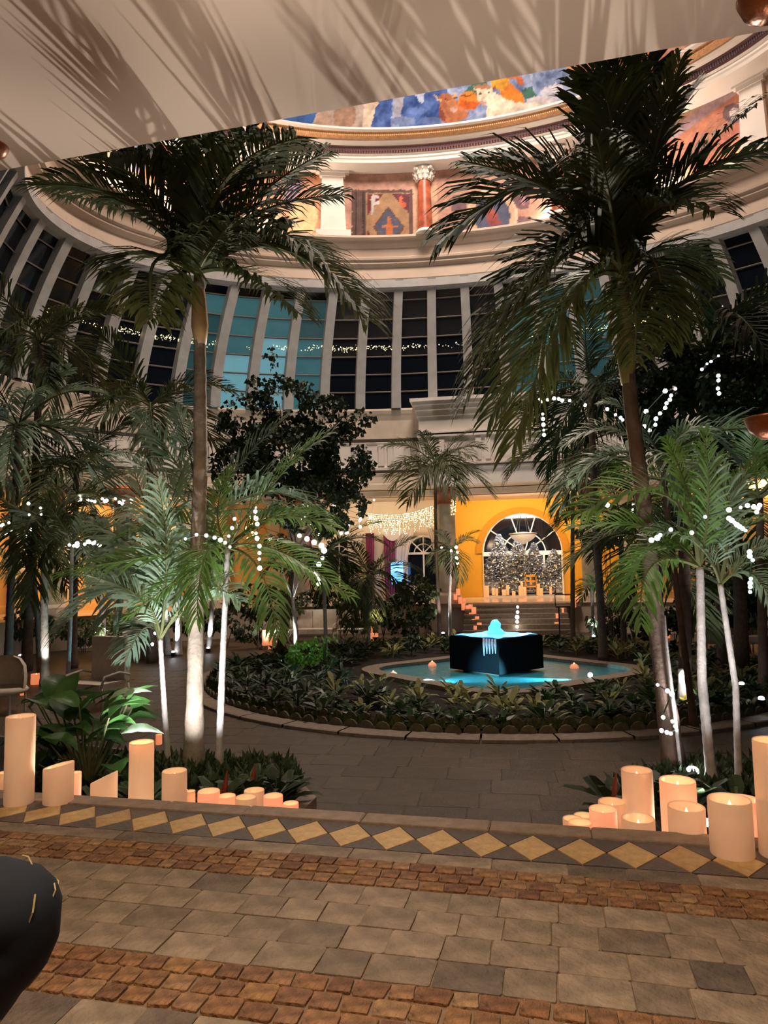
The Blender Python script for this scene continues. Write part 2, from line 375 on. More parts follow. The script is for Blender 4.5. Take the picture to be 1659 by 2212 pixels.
# spill down the near left face
a_, b_ = Vector((*dia(1.05)[3], 0)), Vector((*dia(1.05)[2], 0)); sp = M()
for k in range(5):
    p = a_.lerp(b_, .06+.055*k); z0 = .82-.30-.02*k*R_.random()
    sp.tube([(p.x, p.y, .82), (p.x, p.y-.012, .70), (p.x, p.y-.012, z0)], [.022, .03, .012], 5)
obj('water_spill', sp, mat('lit_spill', (.5, .55, .65), .1, emis=(.3, .36, .5), es=.35, var=.5, scale=25), fount, True)  # grey glow put into the material for light caught in the spill
lamp('fountain_top_light', 'POINT', (FX, 15.8+FY, GZ+1.35), 6, (.1, .5, 1), .05)
lp = atz(1275, 1458, GZ+.12)
lamp('pool_light', 'SPOT', (lp.x-.05, lp.y, GZ+.17), 1500, (.22, .80, 1), .02, (-.2, lp.y-.15, GZ+.03), 38, .9)
lp2 = atz(900, 1470, GZ+.12)
lamp('pool_light', 'SPOT', (lp2.x, lp2.y, GZ+.2), 500, (.22, .80, 1), .02, (-.3, 15.0, GZ+.03), 50, .9)
obj('underwater_lamp', M().ball((lp.x, lp.y-15.8, .12), .05, 8, 6), mat('pool_lens', (1, 1, 1), .2, emis=(.7, .95, 1), es=12), fount, True)
def uplight(p, label, power=40, target=None, angle=70, r=.06):
    e = empty('garden_uplight', p, label, 'light', 'garden spotlights')
    obj('housing', M().lathe((0, 0, 0), [(.02, 0), (r*.9, .02), (r, .07), (r*1.1, .13), (r*.8, .13), (.001, .12)], 10), black_m, e)
    obj('glass_lens', M().ball((0, 0, .145), r*.8, 8, 5, .6), lens_m, e)
    t = target if target is not None else Vector(p)+Vector((0, 0, 5))
    d = (Vector(t)-Vector(p)).normalized()
    lamp('uplight_beam', 'SPOT', Vector(p)+Vector((0, 0, .22))+d*.03, power, CW, .03, t, angle, .6)
    return e
# ---------------------------------------------------------------- elliptical hall
K = 1.72; CX, CY = -1.0, 18.3
def ep(r, t): return Vector((CX+K*r*math.sin(t), CY+r*math.cos(t), 0))
def sweep(prof, t0, t1, n, m=None):
    m = m or M(); k = len(prof); vs = []
    for i in range(n+1):
        t = t0+(t1-t0)*i/n
        for r, z in prof:
            p = ep(r, t); vs.append((p.x, p.y, z))
    return m.add(vs, [(i*k+j, (i+1)*k+j, (i+1)*k+j+1, i*k+j+1) for i in range(n) for j in range(k-1)])
RA = math.radians
TA, TB = RA(-122), RA(112)
def ring_t(px, r, z):   # ellipse parameter whose point shows at column px
    lo, hi = RA(-75), RA(75)
    for _ in range(50):
        m = (lo+hi)/2
        if proj((*ep(r, m)[:2], z))[0] < px: lo = m
        else: hi = m
    return lo
# facade below the windows (upper wall), cornices
zs = 7.52
prof = [(8.5, zs), (8.06, zs), (8.02, zs-.08), (8.06, zs-.2), (8.10, zs-.28), (8.16, zs-.45), (8.16, 6.34)]
struct('wall_upper', sweep(prof, TA, TB, 120), beige, 'curved beige stone wall with moulded sill under the dome windows', smooth=False)
struct('trim_1', sweep([(8.16, 6.36), (8.12, 6.34), (8.12, 6.25), (8.16, 6.22)], TA, TB, 120), dark_line, 'thin dark line round the beige wall above the pilasters')
struct('wall_frieze', sweep([(8.17, 6.24), (8.10, 6.2), (8.14, 6.15), (8.17, 6.12), (8.17, 5.3), (8.08, 5.22), (8.08, 5.12)], TA, TB, 120), white_m, 'pale frieze band with short paired pilasters')
struct('trim_2', sweep([(8.09, 5.12), (8.05, 5.1), (8.05, 5.03), (8.1, 5.0)], TA, TB, 120), dark_line, 'thin dark line under the pale frieze')
struct('wall_lower', sweep([(8.08, 5.02), (8.02, 4.98), (8.08, 4.9), (8.08, 4.62), (7.98, 4.55), (7.98, 4.40), (8.5, 4.36), (8.5, 4.15), (9.2, 4.15)], TA, TB, 120), cream, 'cream beam over the arcade columns')
fr = bpy.data.objects['wall_frieze']
pmesh = M().box((0, 0, 0), (.20, .10, .72)).box((0, 0, .38), (.25, .14, .06)).box((0, 0, -.38), (.25, .14, .06)).mesh('pilaster', white_m)
for k in range(-26, 27):
    for dd in (-.013, .013):
        t = k*.075+dd; p = ep(8.13, t); q = ep(8.13, t+.01)
        o = link('pilaster', pmesh, fr); o.location = (p.x, p.y, 5.70); o.rotation_euler = (0, 0, math.atan2(q.y-p.y, q.x-p.x))
# projecting entrance cornice
b = M()
for (z0, z1, yy, ex) in ((7.50, 7.62, 25.2, .22), (7.36, 7.50, 25.28, .12), (7.18, 7.36, 25.38, .05), (6.98, 7.18, 25.5, .0), (6.38, 6.98, 25.6, -.05), (6.2, 6.38, 25.5, 0), (5.2, 6.2, 25.62, -.05), (5.0, 5.2, 25.5, 0), (4.4, 5.0, 25.6, -.03)):
    b.box((.0, (yy+27)/2, (z0+z1)/2), (5.6+2*ex, 27-yy, z1-z0))
struct('trim_3', b, white_m, 'pale projecting cornice block over the hall entrance')
b = M().box((0, 25.55, 6.30), (5.55, .1, .06)).box((0, 25.52, 5.08), (5.6, .1, .06))
struct('trim_4', b, dark_line, 'dark lines crossing the entrance block')
b = M()
for x in (-2.3, -1.9, -.55, -.2, .9, 1.25, 2.1, 2.45): b.box((x, 25.62, 5.7), (.2, .12, .8))
struct('trim_5', b, white_m, 'short paired pilasters on the entrance block')
# ---- dome windows
NR = 70; RB, ZB, RC, ZC = 6.97, 12.15, 8.06, 7.5
def wpt(r_off, s, t):      # s 0 bottom .. 1 top, bulging like a dome
    a = s*1.0; r = RC+(RB-RC)*(s**1.6); z = ZC+(ZB-ZC)*s
    p = ep(r+r_off, t); p.z = z; return p
win = struct('window_1', sweep([(RC+.35, 7.4), (RC+.25, 9), (RC-.1, 11), (RB+.35, 12.2)], TA, TB, 90), black_m, 'tall curved band of dome windows between grey ribs')
NS = 8
RT = []                                        # rib positions, equal spacing along the wall
t_ = ring_t(857, 7.6, 9.8); stp = 1.42
tt_ = t_
while tt_ > TA:
    RT.append(tt_); g = (ep(RC, tt_+.005)-ep(RC, tt_-.005)).length/.01; tt_ -= stp/g
tt_ = t_
while True:
    g = (ep(RC, tt_+.005)-ep(RC, tt_-.005)).length/.01; tt_ += stp/g
    if tt_ > TB: break
    RT.append(tt_)
RT.sort()
for t in RT:
    q = ep(RC, t+.01)-ep(RC, t-.01); tg = Vector((q.x, q.y, 0)).normalized(); hwid = .18
    vs = []
    for s_ in range(NS+1):
        s = s_/NS
        for off, sd in ((.05, -1), (-.14, -1), (-.14, 1), (.05, 1)):
            vs.append(wpt(off, s, t)+tg*sd*hwid*(1-.12*s))
    fs = [(a*4+j, (a+1)*4+j, (a+1)*4+j+1, a*4+j+1) for a in range(NS) for j in range(3)]
    obj('rib', M().add(vs, fs), grey_rib, win)
struct('trim_6', sweep([(RB+.3, ZB-.38), (RB+.01, ZB-.36), (RB-.12, ZB-.30), (RB-.12, ZB+.0), (RB-.06, ZB+.02)], TA, TB, 110), grey_rib, 'grey ring beam above the window ribs')
NROW = 7
mullb = M()
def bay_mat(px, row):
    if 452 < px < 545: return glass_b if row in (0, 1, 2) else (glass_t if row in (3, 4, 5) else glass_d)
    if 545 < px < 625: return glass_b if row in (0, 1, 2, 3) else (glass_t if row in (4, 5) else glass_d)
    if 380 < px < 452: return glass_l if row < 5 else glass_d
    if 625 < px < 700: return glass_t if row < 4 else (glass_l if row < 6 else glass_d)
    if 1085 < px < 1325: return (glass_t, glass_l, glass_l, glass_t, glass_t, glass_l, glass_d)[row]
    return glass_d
cnt = 0; rest = M()
for t0, t1 in zip(RT, RT[1:]):
    for row in range(NROW):
        s0, s1 = row/NROW, (row+1)/NROW
        a = [wpt(.03, s0+.006, t0), wpt(.03, s0+.006, t1), wpt(.03, s1-.006, t1), wpt(.03, s1-.006, t0)]
        a2 = [p+Vector((0, 0, 0)) for p in (wpt(.06, s0+.006, t0), wpt(.06, s0+.006, t1), wpt(.06, s1-.006, t1), wpt(.06, s1-.006, t0))]
        if row: mullb.tube([wpt(.0, s0, t0), wpt(.0, s0, t1)], .028, 4, False)
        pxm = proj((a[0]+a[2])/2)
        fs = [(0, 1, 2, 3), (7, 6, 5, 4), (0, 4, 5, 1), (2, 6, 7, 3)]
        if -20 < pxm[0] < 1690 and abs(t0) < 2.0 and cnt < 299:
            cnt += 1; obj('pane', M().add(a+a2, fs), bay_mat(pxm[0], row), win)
        else: rest.add(a+a2, fs)
o = obj('pane', rest, glass_d, win); tag(o, kind='stuff')
o = obj('mullion', mullb, mull_m, win); tag(o, kind='stuff')
# reflections of string lights in the panes, modelled as glowing specks
b = M()
for i in range(1500):
    t = R_.uniform(RA(-80), RA(50)); s = .50+.006*math.sin(t*40)+R_.gauss(0, .010)
    if R_.random() < .5+.5*math.sin(t*9+1)+.25*math.sin(t*61): continue
    p = wpt(.0, s, t); c = R_.uniform(.008, .019)
    b.add([p+Vector((-c, 0, -c)), p+Vector((c, 0, -c)), p+Vector((0, -c, c)), p+Vector((0, c, -c*.3))], [(0, 1, 2), (0, 1, 3), (1, 2, 3), (0, 2, 3)])
o = obj('pane_glints', b, bulb_y); tag(o, 'yellow reflections of string lights in the dark dome windows, modelled as glowing specks', 'reflection', kind='stuff')
# ---- drum: fascia, moldings, shelf
prof = [(RB-.06, ZB), (RB-.10, ZB+.05), (6.88, 12.62), (6.80, 12.68), (6.72, 12.72), (6.72, 12.80), (6.64, 12.84), (6.62, 12.92), (6.68, 12.96), (6.60, 13.25), (6.52, 13.28), (6.44, 13.36), (6.40, 13.44), (6.32, 13.46), (6.27, 13.52), (6.27, 13.60), (6.9, 13.58)]
struct('wall_drum', sweep(prof, TA, TB, 130), plaster, 'pink beige moulded drum ledge above the dome windows')
# painted drum wall and mural dome (flat paint baked as colour on a fine grid)
def inpoly(x, y, pg):
    c = False; n = len(pg)
    for i in range(n):
        x0, y0 = pg[i]; x1, y1 = pg[(i+1) % n]
        if (y0 > y) != (y1 > y) and x < (x1-x0)*(y-y0)/(y1-y0)+x0: c = not c
    return c
def C8(r, g, bb):
    f = lambda v: ((v/255+.055)/1.055)**2.4 if v > 10 else v/255/12.92
    return (f(r), f(g), f(bb))
def shade(shapes, x, y, base):
    col = base
    for s in shapes:
        if s[0] == 'e':
            _, cx, cy, rx, ry, c = s
            if ((x-cx)/rx)**2+((y-cy)/ry)**2 < 1: col = c
        elif s[0] == 'r':
            _, x0, y0, x1, y1, c = s
            if x0 < x < x1 and y0 < y < y1: col = c
        elif s[0] == 'p':
            if min(q[0] for q in s[1]) <= x <= max(q[0] for q in s[1]) and inpoly(x, y, s[1]): col = s[2]
    return col
def noise(x, y, s):
    from mathutils import noise as nz
    return nz.fractal((x/s, y/s, 0.3), 1., 2., 4)
def painted(name, prof, t0, t1, n, k, fn):
    # resample profile
    ln = [0]
    for a, c in zip(prof, prof[1:]): ln.append(ln[-1]+math.dist(a, c))
    pr = []
    for j in range(k+1):
        s = ln[-1]*j/k; i = min(max(bisect.bisect(ln, s)-1, 0), len(prof)-2); u = (s-ln[i])/(ln[i+1]-ln[i])
        pr.append((prof[i][0]+(prof[i+1][0]-prof[i][0])*u, prof[i][1]+(prof[i+1][1]-prof[i][1])*u))
    m = sweep(pr, t0, t1, n); me = m.mesh(name, mural_m, True)
    ca = me.color_attributes.new('Col', 'FLOAT_COLOR', 'POINT'); buf = []
    for v in m.v:
        px = proj(v); c = fn(px[0], px[1]) if -100 < px[0] < 1760 and -250 < px[1] < 700 else fn(-1e4, 0)
        buf += [*c, 1]
    ca.data.foreach_set('color', buf); return me
DK = C8(105, 84, 80); TAN = C8(176, 140, 108); MAU = C8(198, 156, 138); SAL = C8(226, 168, 136); CRM = C8(232, 208, 184); PUR = C8(128, 100, 108); BLU = C8(92, 98, 122); RED = C8(186, 92, 66)
drum_shapes = [
 ('r', 746, 350, 890, 520, MAU), ('r', 760, 410, 892, 520, DK), ('r', 783, 414, 787, 520, C8(70, 58, 58)), ('r', 768, 414, 771, 520, C8(70, 58, 58)), ('r', 791, 417, 884, 520, TAN),
 ('p', [(793, 419), (828, 419), (793, 466)], C8(120, 60, 60)), ('p', [(846, 419), (884, 419), (884, 462)], C8(108, 62, 74)), ('p', [(793, 496), (808, 520), (793, 520)], C8(110, 64, 62)),
 ('p', [(838, 446), (874, 490), (856, 520), (822, 520), (806, 490)], DK), ('p', [(838, 452), (869, 490), (838, 524), (810, 490)], BLU),
 ('e', 806, 432, 5, 12, C8(215, 205, 200)), ('e', 812, 425, 8, 4, C8(205, 195, 195)), ('e', 804, 452, 3, 12, C8(200, 190, 190)), ('e', 815, 438, 5, 4, C8(215, 205, 200)),
 ('e', 866, 432, 4, 9, C8(215, 110, 78)), ('e', 872, 442, 6, 6, C8(215, 110, 78)),
 ('e', 840, 472, 4, 5, C8(205, 125, 85)), ('e', 841, 494, 8, 18, C8(205, 118, 70)), ('r', 826, 487, 860, 491, C8(205, 125, 85)),
 ('r', 945, 345, 1180, 560, MAU), ('r', 945, 400, 1180, 560, C8(196, 152, 132)),
 ('e', 1063, 467, 55, 60, CRM), ('e', 1063, 467, 50, 55, C8(214, 180, 152)), ('e', 1063, 467, 39, 43, BLU), ('e', 1063, 470, 12, 17, C8(160, 84, 80)), ('e', 1061, 455, 6, 8, C8(170, 98, 86)), ('e', 1070, 480, 14, 6, C8(150, 78, 78)),
 ('r', 978, 478, 1012, 512, PUR), ('p', [(1108, 412), (1142, 418), (1144, 450), (1120, 452), (1106, 432)], PUR), ('e', 1130, 432, 6, 11, C8(190, 140, 150)), ('r', 1118, 468, 1148, 494, PUR), ('r', 976, 424, 1008, 456, PUR),
 ('r', 1215, 250, 1330, 520, C8(214, 160, 140)), ('r', 1240, 330, 1300, 360, BLU),
 ('p', [(1440, 300), (1600, 160), (1640, 230), (1659, 300), (1600, 330), (1450, 400)], C8(222, 150, 122)), ('p', [(1440, 285), (1595, 175), (1610, 190), (1450, 305)], C8(206, 176, 182)), ('p', [(1480, 350), (1600, 250), (1625, 275), (1500, 375)], C8(200, 130, 112)),
 ('e', 1585, 245, 24, 22, C8(130, 105, 110)), ('e', 1587, 245, 12, 12, C8(225, 215, 210)),
 ('r', 1600, 60, 1800, 240, CRM),
 ('r', 548, 340, 692, 520, SAL), ('r', 600, 360, 690, 386, C8(224, 150, 118)), ('e', 628, 420, 14, 34, C8(190, 160, 190)), ('e', 640, 400, 12, 20, C8(180, 150, 188)), ('e', 655, 470, 30, 44, C8(242, 206, 160)), ('r', 552, 440, 590, 484, C8(236, 160, 120)), ('r', 574, 436, 580, 476, C8(180, 150, 150)),
 ('r', 340, 250, 500, 520, C8(232, 180, 150)), ('e', 330, 345, 40, 45, C8(236, 140, 90)), ('e', 295, 330, 40, 40, C8(170, 170, 200)), ('r', 240, 380, 300, 460, CRM)]
def drum_fn(x, y):
    c = shade(drum_shapes, x+1.2*noise(x, y+50, 5), y+1.2*noise(x+80, y, 5), C8(216, 176, 150))
    n = (1+.25*noise(x, y, 14)+.15*noise(x, y, 4))*.82; return (c[0]*n, c[1]*n, c[2]*n)
dw = link('wall_mural', painted('wall_mural', [(6.62, 13.50), (6.52, 15.0), (6.48, 16.45)], TA, TB, 900, 90, drum_fn))
tag(dw, 'painted drum wall with framed panels, medallion and niches', 'structure', kind='structure')
# entablature
prof = [(6.6, 16.10), (5.86, 16.14), (5.84, 16.24), (5.80, 16.28), (5.80, 16.36), (5.72, 16.40)]
struct('trim_7', sweep(prof, TA, TB, 130), white_m, 'cream architrave over the painted drum columns')
struct('trim_8', sweep([(5.78, 16.40), (5.74, 16.42), (5.66, 16.62), (5.60, 16.64)], TA, TB, 130), mat('mauve_frieze', C8(158, 122, 120), .8, .1, 2), 'mauve frieze carrying small dark brackets')
den = M(); nd = 400
for i in range(nd):
    t = TA+(TB-TA)*i/nd
    if not (RA(-85) < t < RA(75)): continue
    p = ep(5.665, t); q = ep(5.665, t+.01); den.box((p.x, p.y, 16.52), (.055, .05, .13), math.atan2(q.y-p.y, q.x-p.x), .6)
o = obj('bracket', den, mat('bracket_brown', C8(84, 62, 70), .8), bpy.data.objects['trim_8']); tag(o, kind='stuff')
struct('trim_9', sweep([(5.60, 16.62), (5.50, 16.66), (5.44, 16.70), (5.44, 16.74)], TA, TB, 130), white_m, 'cream upper moulding of the entablature')
struct('trim_10', sweep([(5.44, 16.74), (5.30, 16.80), (5.24, 16.88), (5.18, 16.90)], TA, TB, 130), mat('ochre_egg_moulding', C8(206, 158, 110), .7, .25, 12), 'ochre egg and dart moulding below the ceiling mural')
eg = M()
for i in range(500):
    t = TA+(TB-TA)*i/500
    if RA(-80) < t < RA(70):
        p = ep(5.29, t); eg.ball((p.x, p.y, 16.81), .04, 5, 3)
o = obj('egg', eg, mat('egg_gold', C8(214, 170, 120), .6), bpy.data.objects['trim_10']); tag(o, kind='stuff')
struct('trim_11', sweep([(5.20, 16.88), (5.12, 16.92), (5.10, 16.98)], TA, TB, 130), white_m, 'thin cream bead edging the ceiling mural')
OX1 = C8(186, 112, 72); OX1D = C8(130, 66, 48); OXW = C8(236, 220, 196); ORG = C8(228, 132, 40); ORG2 = C8(238, 168, 54); GRN = C8(64, 112, 100)
DB = C8(34, 72, 150); LB = C8(112, 134, 182); PB = C8(176, 190, 220)
mural_shapes = [
 ('p', [(560, 270), (640, 244), (680, 232), (700, 285), (600, 280)], C8(62, 110, 184)),
 ('p', [(690, 234), (800, 205), (815, 290), (660, 290)], C8(196, 176, 164)), ('e', 745, 250, 24, 30, C8(176, 140, 118)), ('e', 700, 262, 18, 22, C8(190, 160, 140)), ('p', [(788, 208), (820, 200), (806, 290), (782, 290)], C8(232, 208, 186)),
 ('p', [(822, 205), (850, 195), (842, 285), (800, 290), (806, 250)], DB), ('p', [(850, 198), (872, 190), (880, 262), (850, 268)], C8(170, 170, 186)),
 ('p', [(876, 186), (960, 168), (985, 280), (860, 290)], DB), ('p', [(890, 196), (920, 188), (912, 226)], C8(190, 204, 232)), ('p', [(905, 186), (914, 186), (916, 226)], PB),
 ('e', 870, 262, 26, 10, C8(112, 130, 172)), ('e', 940, 262, 40, 10, C8(90, 116, 176)), ('e', 985, 262, 34, 10, C8(130, 136, 176)), ('e', 900, 240, 22, 8, C8(94, 124, 190)),
 ('p', [(1000, 200), (1020, 180), (1050, 172), (1062, 210), (1000, 220)], GRN),
 ('p', [(1075, 165), (1092, 170), (1130, 205), (1133, 224), (1085, 220)], ORG), ('p', [(1056, 160), (1100, 166), (1090, 195), (1064, 190)], ORG2), ('p', [(1092, 158), (1128, 164), (1132, 180), (1124, 184), (1114, 172), (1096, 168)], C8(206, 110, 60)), ('p', [(1126, 196), (1150, 186), (1160, 210), (1136, 220)], GRN), ('e', 1146, 156, 3, 16, PB),
 ('e', 1012, 218, 24, 21, ORG), ('p', [(990, 214), (1034, 222), (1030, 236), (998, 236)], C8(200, 92, 26)), ('r', 992, 205, 1034, 207, C8(110, 60, 30)),
 ('p', [(950, 210), (975, 204), (992, 226), (1014, 248), (990, 268), (958, 262), (948, 236)], OX1), ('p', [(948, 226), (962, 250), (966, 264), (950, 256)], OX1D), ('e', 966, 216, 18, 14, C8(176, 104, 68)), ('p', [(960, 220), (984, 214), (990, 236), (980, 244), (972, 240)], C8(202, 134, 92)), ('e', 979, 238, 7, 4, C8(220, 176, 160)), ('e', 965, 214, 3, 2, C8(70, 38, 30)), ('e', 984, 211, 3, 2, C8(70, 38, 30)),
 ('p', [(938, 206), (948, 212), (958, 214), (952, 218), (942, 214)], C8(210, 170, 120)), ('p', [(986, 204), (982, 210), (976, 208), (984, 196)], C8(210, 170, 120)),
 ('p', [(1066, 196), (1088, 212), (1120, 222), (1180, 228), (1190, 244), (1130, 256), (1052, 262), (1050, 240), (1056, 220)], OXW), ('p', [(1060, 240), (1110, 232), (1120, 244), (1070, 256)], C8(220, 200, 178)),
 ('p', [(1028, 192), (1046, 184), (1066, 188), (1064, 210), (1054, 226), (1042, 228), (1034, 216)], OXW), ('e', 1044, 188, 16, 5, C8(176, 120, 80)), ('e', 1037, 202, 2.5, 2, C8(60, 40, 36)), ('e', 1055, 200, 3, 2, C8(60, 40, 36)), ('e', 1044, 222, 6, 4, C8(206, 160, 150)), ('p', [(1022, 184), (1030, 192), (1024, 196)], C8(200, 160, 110)), ('p', [(1066, 184), (1072, 190), (1064, 196)], C8(160, 110, 80)),
 ('e', 1170, 222, 34, 14, C8(214, 204, 210)), ('e', 1196, 200, 28, 16, C8(206, 206, 220)), ('e', 1226, 200, 26, 18, C8(170, 184, 220)), ('e', 1204, 188, 12, 8, C8(226, 224, 232)), ('e', 1150, 232, 30, 10, C8(230, 214, 196)), ('e', 1246, 186, 16, 14, C8(190, 200, 226)),
 ('p', [(1218, 130), (1236, 170), (1262, 200), (1290, 200), (1460, 140), (1560, 60), (1560, 0), (1218, 100)], C8(226, 150, 112)), ('p', [(1440, 30), (1600, 0), (1600, 90), (1440, 150)], C8(226, 170, 150)), ('p', [(1400, 100), (1420, 96), (1414, 140), (1402, 150)], ORG),
]
def mural_fn(x, y):
    x0, y0 = x, y
    if x > 0: x = x0+3.2*noise(x0+300, y0, 9); y = y0+3.2*noise(x0, y0+900, 9)
    c = shade(mural_shapes, x, y, LB if x > 0 else C8(180, 150, 130))
    n = noise(x, y, 22); m = (1+.35*n+.28*noise(x, y, 7))*.50
    if c in (LB, DB):
        k = max(0, min(1, .5+.9*n)); d = PB if c == LB else C8(96, 124, 186)
        c = tuple(c[i]*(1-k*.7)+d[i]*k*.7 for i in range(3))
    return (c[0]*m, c[1]*m, c[2]*m)
prof = [(5.10*math.cos(a), 16.98+4.6*math.sin(a)) for a in [PI/2*i/12 for i in range(13)]]; prof[-1] = (.02, prof[-1][1])
cm = link('ceiling', painted('ceiling', prof, TA, TB, 1000, 180, mural_fn))
tag(cm, 'domed ceiling mural of oxen, draped figures and clouds in a blue sky', 'structure', kind='structure')
# columns and pilasters on the ledge
def drum_column(px, label):
    t = ring_t(px, 6.36, 14.9); p = ep(6.38, t)
    e = empty('marble_column', (p.x, p.y, 13.58), label, 'column', 'red marble columns on the drum ledge')
    obj('base', M().lathe((0, 0, 0), [(.001, 0), (.37, 0), (.37, .07), (.33, .12), (.30, .16), (.001, .16)], 20), white_m, e, True)
    obj('shaft', M().lathe((0, 0, .14), [(.27, 0), (.275, .3), (.25, 1.2), (.225, 1.92)], 20), marble, e, True)
    cap = M().lathe((0, 0, 2.04), [(.24, 0), (.25, .05), (.23, .08), (.25, .2), (.30, .34), (.36, .42), (.36, .46), (.001, .46)], 16)
    for k in range(12):
        a = 2*PI*k/12; r = .27
        for zz, rr in ((2.08, .26), (2.24, .30)):
            cap.tube([(rr*math.cos(a), rr*math.sin(a), zz), ((rr+.05)*math.cos(a), (rr+.05)*math.sin(a), zz+.12), ((rr+.13)*math.cos(a), (rr+.13)*math.sin(a), zz+.16), ((rr+.12)*math.cos(a), (rr+.12)*math.sin(a), zz+.11)], [.05, .045, .035, .02], 5)
    for a in (PI/4, 3*PI/4, 5*PI/4, 7*PI/4): cap.ball((.40*math.cos(a), .40*math.sin(a), 2.44), .075, 8, 5)
    obj('capital', cap, white_m, e); return e
drum_column(917, 'red marble painted column right of the framed diamond panel')
drum_column(1205, 'red marble column behind the tall right palm')
drum_column(505, 'red marble column behind the left palm fronds')
def drum_pilaster(px, wd, label):
    t = ring_t(px, 6.36, 14.6); p = ep(6.46, t); q = ep(6.46, t+.01); rz = math.atan2(q.y-p.y, q.x-p.x)
    e = empty('pilaster', (p.x, p.y, 13.58), label, 'pilaster', rz=rz)
    obj('shaft', M().box((0, 0, 1.25), (wd, .3, 2.2), 0, .82), white_m, e)
    obj('base', M().box((0, 0, .12), (wd*1.35, .42, .24)), white_m, e)
    obj('capital', M().box((0, 0, 2.40), (wd*1.0, .34, .16)).box((0, 0, 2.5), (wd*1.3, .40, .08)), white_m, e)
drum_pilaster(722, .95, 'broad cream pilaster left of the framed diamond panel')
drum_pilaster(463, .8, 'cream pilaster seen through the left palm crown')
drum_pilaster(1620, .8, 'cream pilaster at the right edge of the drum')
# cove lamps behind the ledge
for px, pw in ((250, 130), (400, 190), (560, 210), (1190, 120), (1430, 170), (1590, 90), (80, 110)):
    t = ring_t(px, 6.36, 13.7); p = ep(6.46, t); lamp('cove_light', 'POINT', (p.x, p.y, 13.78), pw, (1, .84, .68), .12)
# ---------------------------------------------------------------- arcade, far terrace, halls
b = sweep([(7.72, GZ-.05), (7.72, -.02), (7.66, 0), (16, 0)], RA(-100), RA(100), 80)
struct('floor', b, floor_s, 'polished stone floor of the far arcade terrace')
b = M()
for k in range(7):
    z1 = GZ+.15*(k+1); y0 = 22.6+.43*k
    b.box((.55, (y0+26.2)/2, (z1+GZ)/2), (3.5, 26.2-y0, z1-GZ))
b.box((.55, 25.95, -.06), (4.6, 1.0, .13))
struct('floor', b, coping, 'wide stone steps rising from the garden to the far hall')
b = sweep([(8.3, 4.34), (16, 4.34)], RA(-100), RA(100), 80)
struct('ceiling', b, cream, 'cream arcade ceiling')
b = sweep([(8.55, 4.30), (8.75, 4.12), (8.95, 4.30)], RA(-100), RA(100), 80)
struct('trim_12', b, mat('brown_cove', (.30, .17, .12), .7), 'brown cove strip under the arcade beam')
# yellow wall with arch
def arch_wall(x0, x1, z1, ax, aw, spring, y, th, m, name, label, n=20):
    b = M(); outer = []; R = aw/2
    arc = [(ax-R, 0), (ax-R, spring)]+[(ax-R*math.cos(PI*i/n), spring+R*math.sin(PI*i/n)) for i in range(1, n)]+[(ax+R, spring), (ax+R, 0)]
    for i in range(len(arc)-1):
        (xa, za), (xb, zb) = arc[i], arc[i+1]
        if xa == xb and i == 0: q = [(x0, 0), (xa, 0), (xb, zb), (x0, zb)]
        elif xa == xb: q = [(xa, za), (xb, 0), (x1, 0), (x1, za)][::-1]; q = [(xb, 0), (x1, 0), (x1, za), (xa, za)]
        else: q = [(xa, za), (xb, zb), (xb, z1), (xa, z1)]
        b.add([(x, y, z) for x, z in q]+[(x, y+th, z) for x, z in q], [(0, 1, 2, 3), (0, 1, 5, 4), (1, 2, 6, 5)])
        b.add([(xa, y, za), (xb, y, zb), (xb, y+th, zb), (xa, y+th, za)], [(0, 1, 2, 3)])
    for xa, xb in ((x0, ax-R), (ax+R, x1)): b.add([(xa, y, spring), (xb, y, spring), (xb, y, z1), (xa, y, z1)], [(0, 1, 2, 3)])
    return struct(name, b, m, label)
AXC, AW = 1.10, 3.50
arch_wall(-2.3, 5.2, 4.4, AXC, AW, 1.95, 31.5, .45, yellow, 'wall_far', 'deep yellow wall pierced by a round arch')
b = M(); n = 24
for (r0, r1, yy) in ((AW/2, AW/2+.28, 31.42),):
    for i in range(n):
        a0, a1 = PI*i/n, PI*(i+1)/n
        q = [(AXC-r*math.cos(a), 1.95+r*math.sin(a)) for r, a in ((r0, a0), (r1, a0), (r1, a1), (r0, a1))]
        b.add([(x, yy, z) for x, z in q]+[(x, yy+.1, z) for x, z in q], [(0, 1, 2, 3), (1, 2, 6, 5), (0, 3, 7, 4)])
struct('trim_13', b, mat('ochre_paint', (.62, .27, .02), .8), 'darker ochre band round the arch')
b = M()
for i in range(n):
    a0, a1 = PI*i/n, PI*(i+1)/n; r = AW/2-.005
    b.add([(AXC-r*math.cos(a), yy, 1.95+r*math.sin(a)) for a, yy in ((a0, 31.45), (a1, 31.45), (a1, 31.97), (a0, 31.97))], [(0, 1, 2, 3)])
for sx in (-1, 1): b.box((AXC+sx*(AW/2-.01), 31.7, .975), (.04, .52, 1.95))
struct('trim_14', b, cream, 'cream lining of the arch opening')
# room behind arch
b = M()
b.box((1.1, 35.9, 2.3), (12, .2, 4.6))
struct('wall_back', b, cream, 'cream back wall of the room behind the arch')
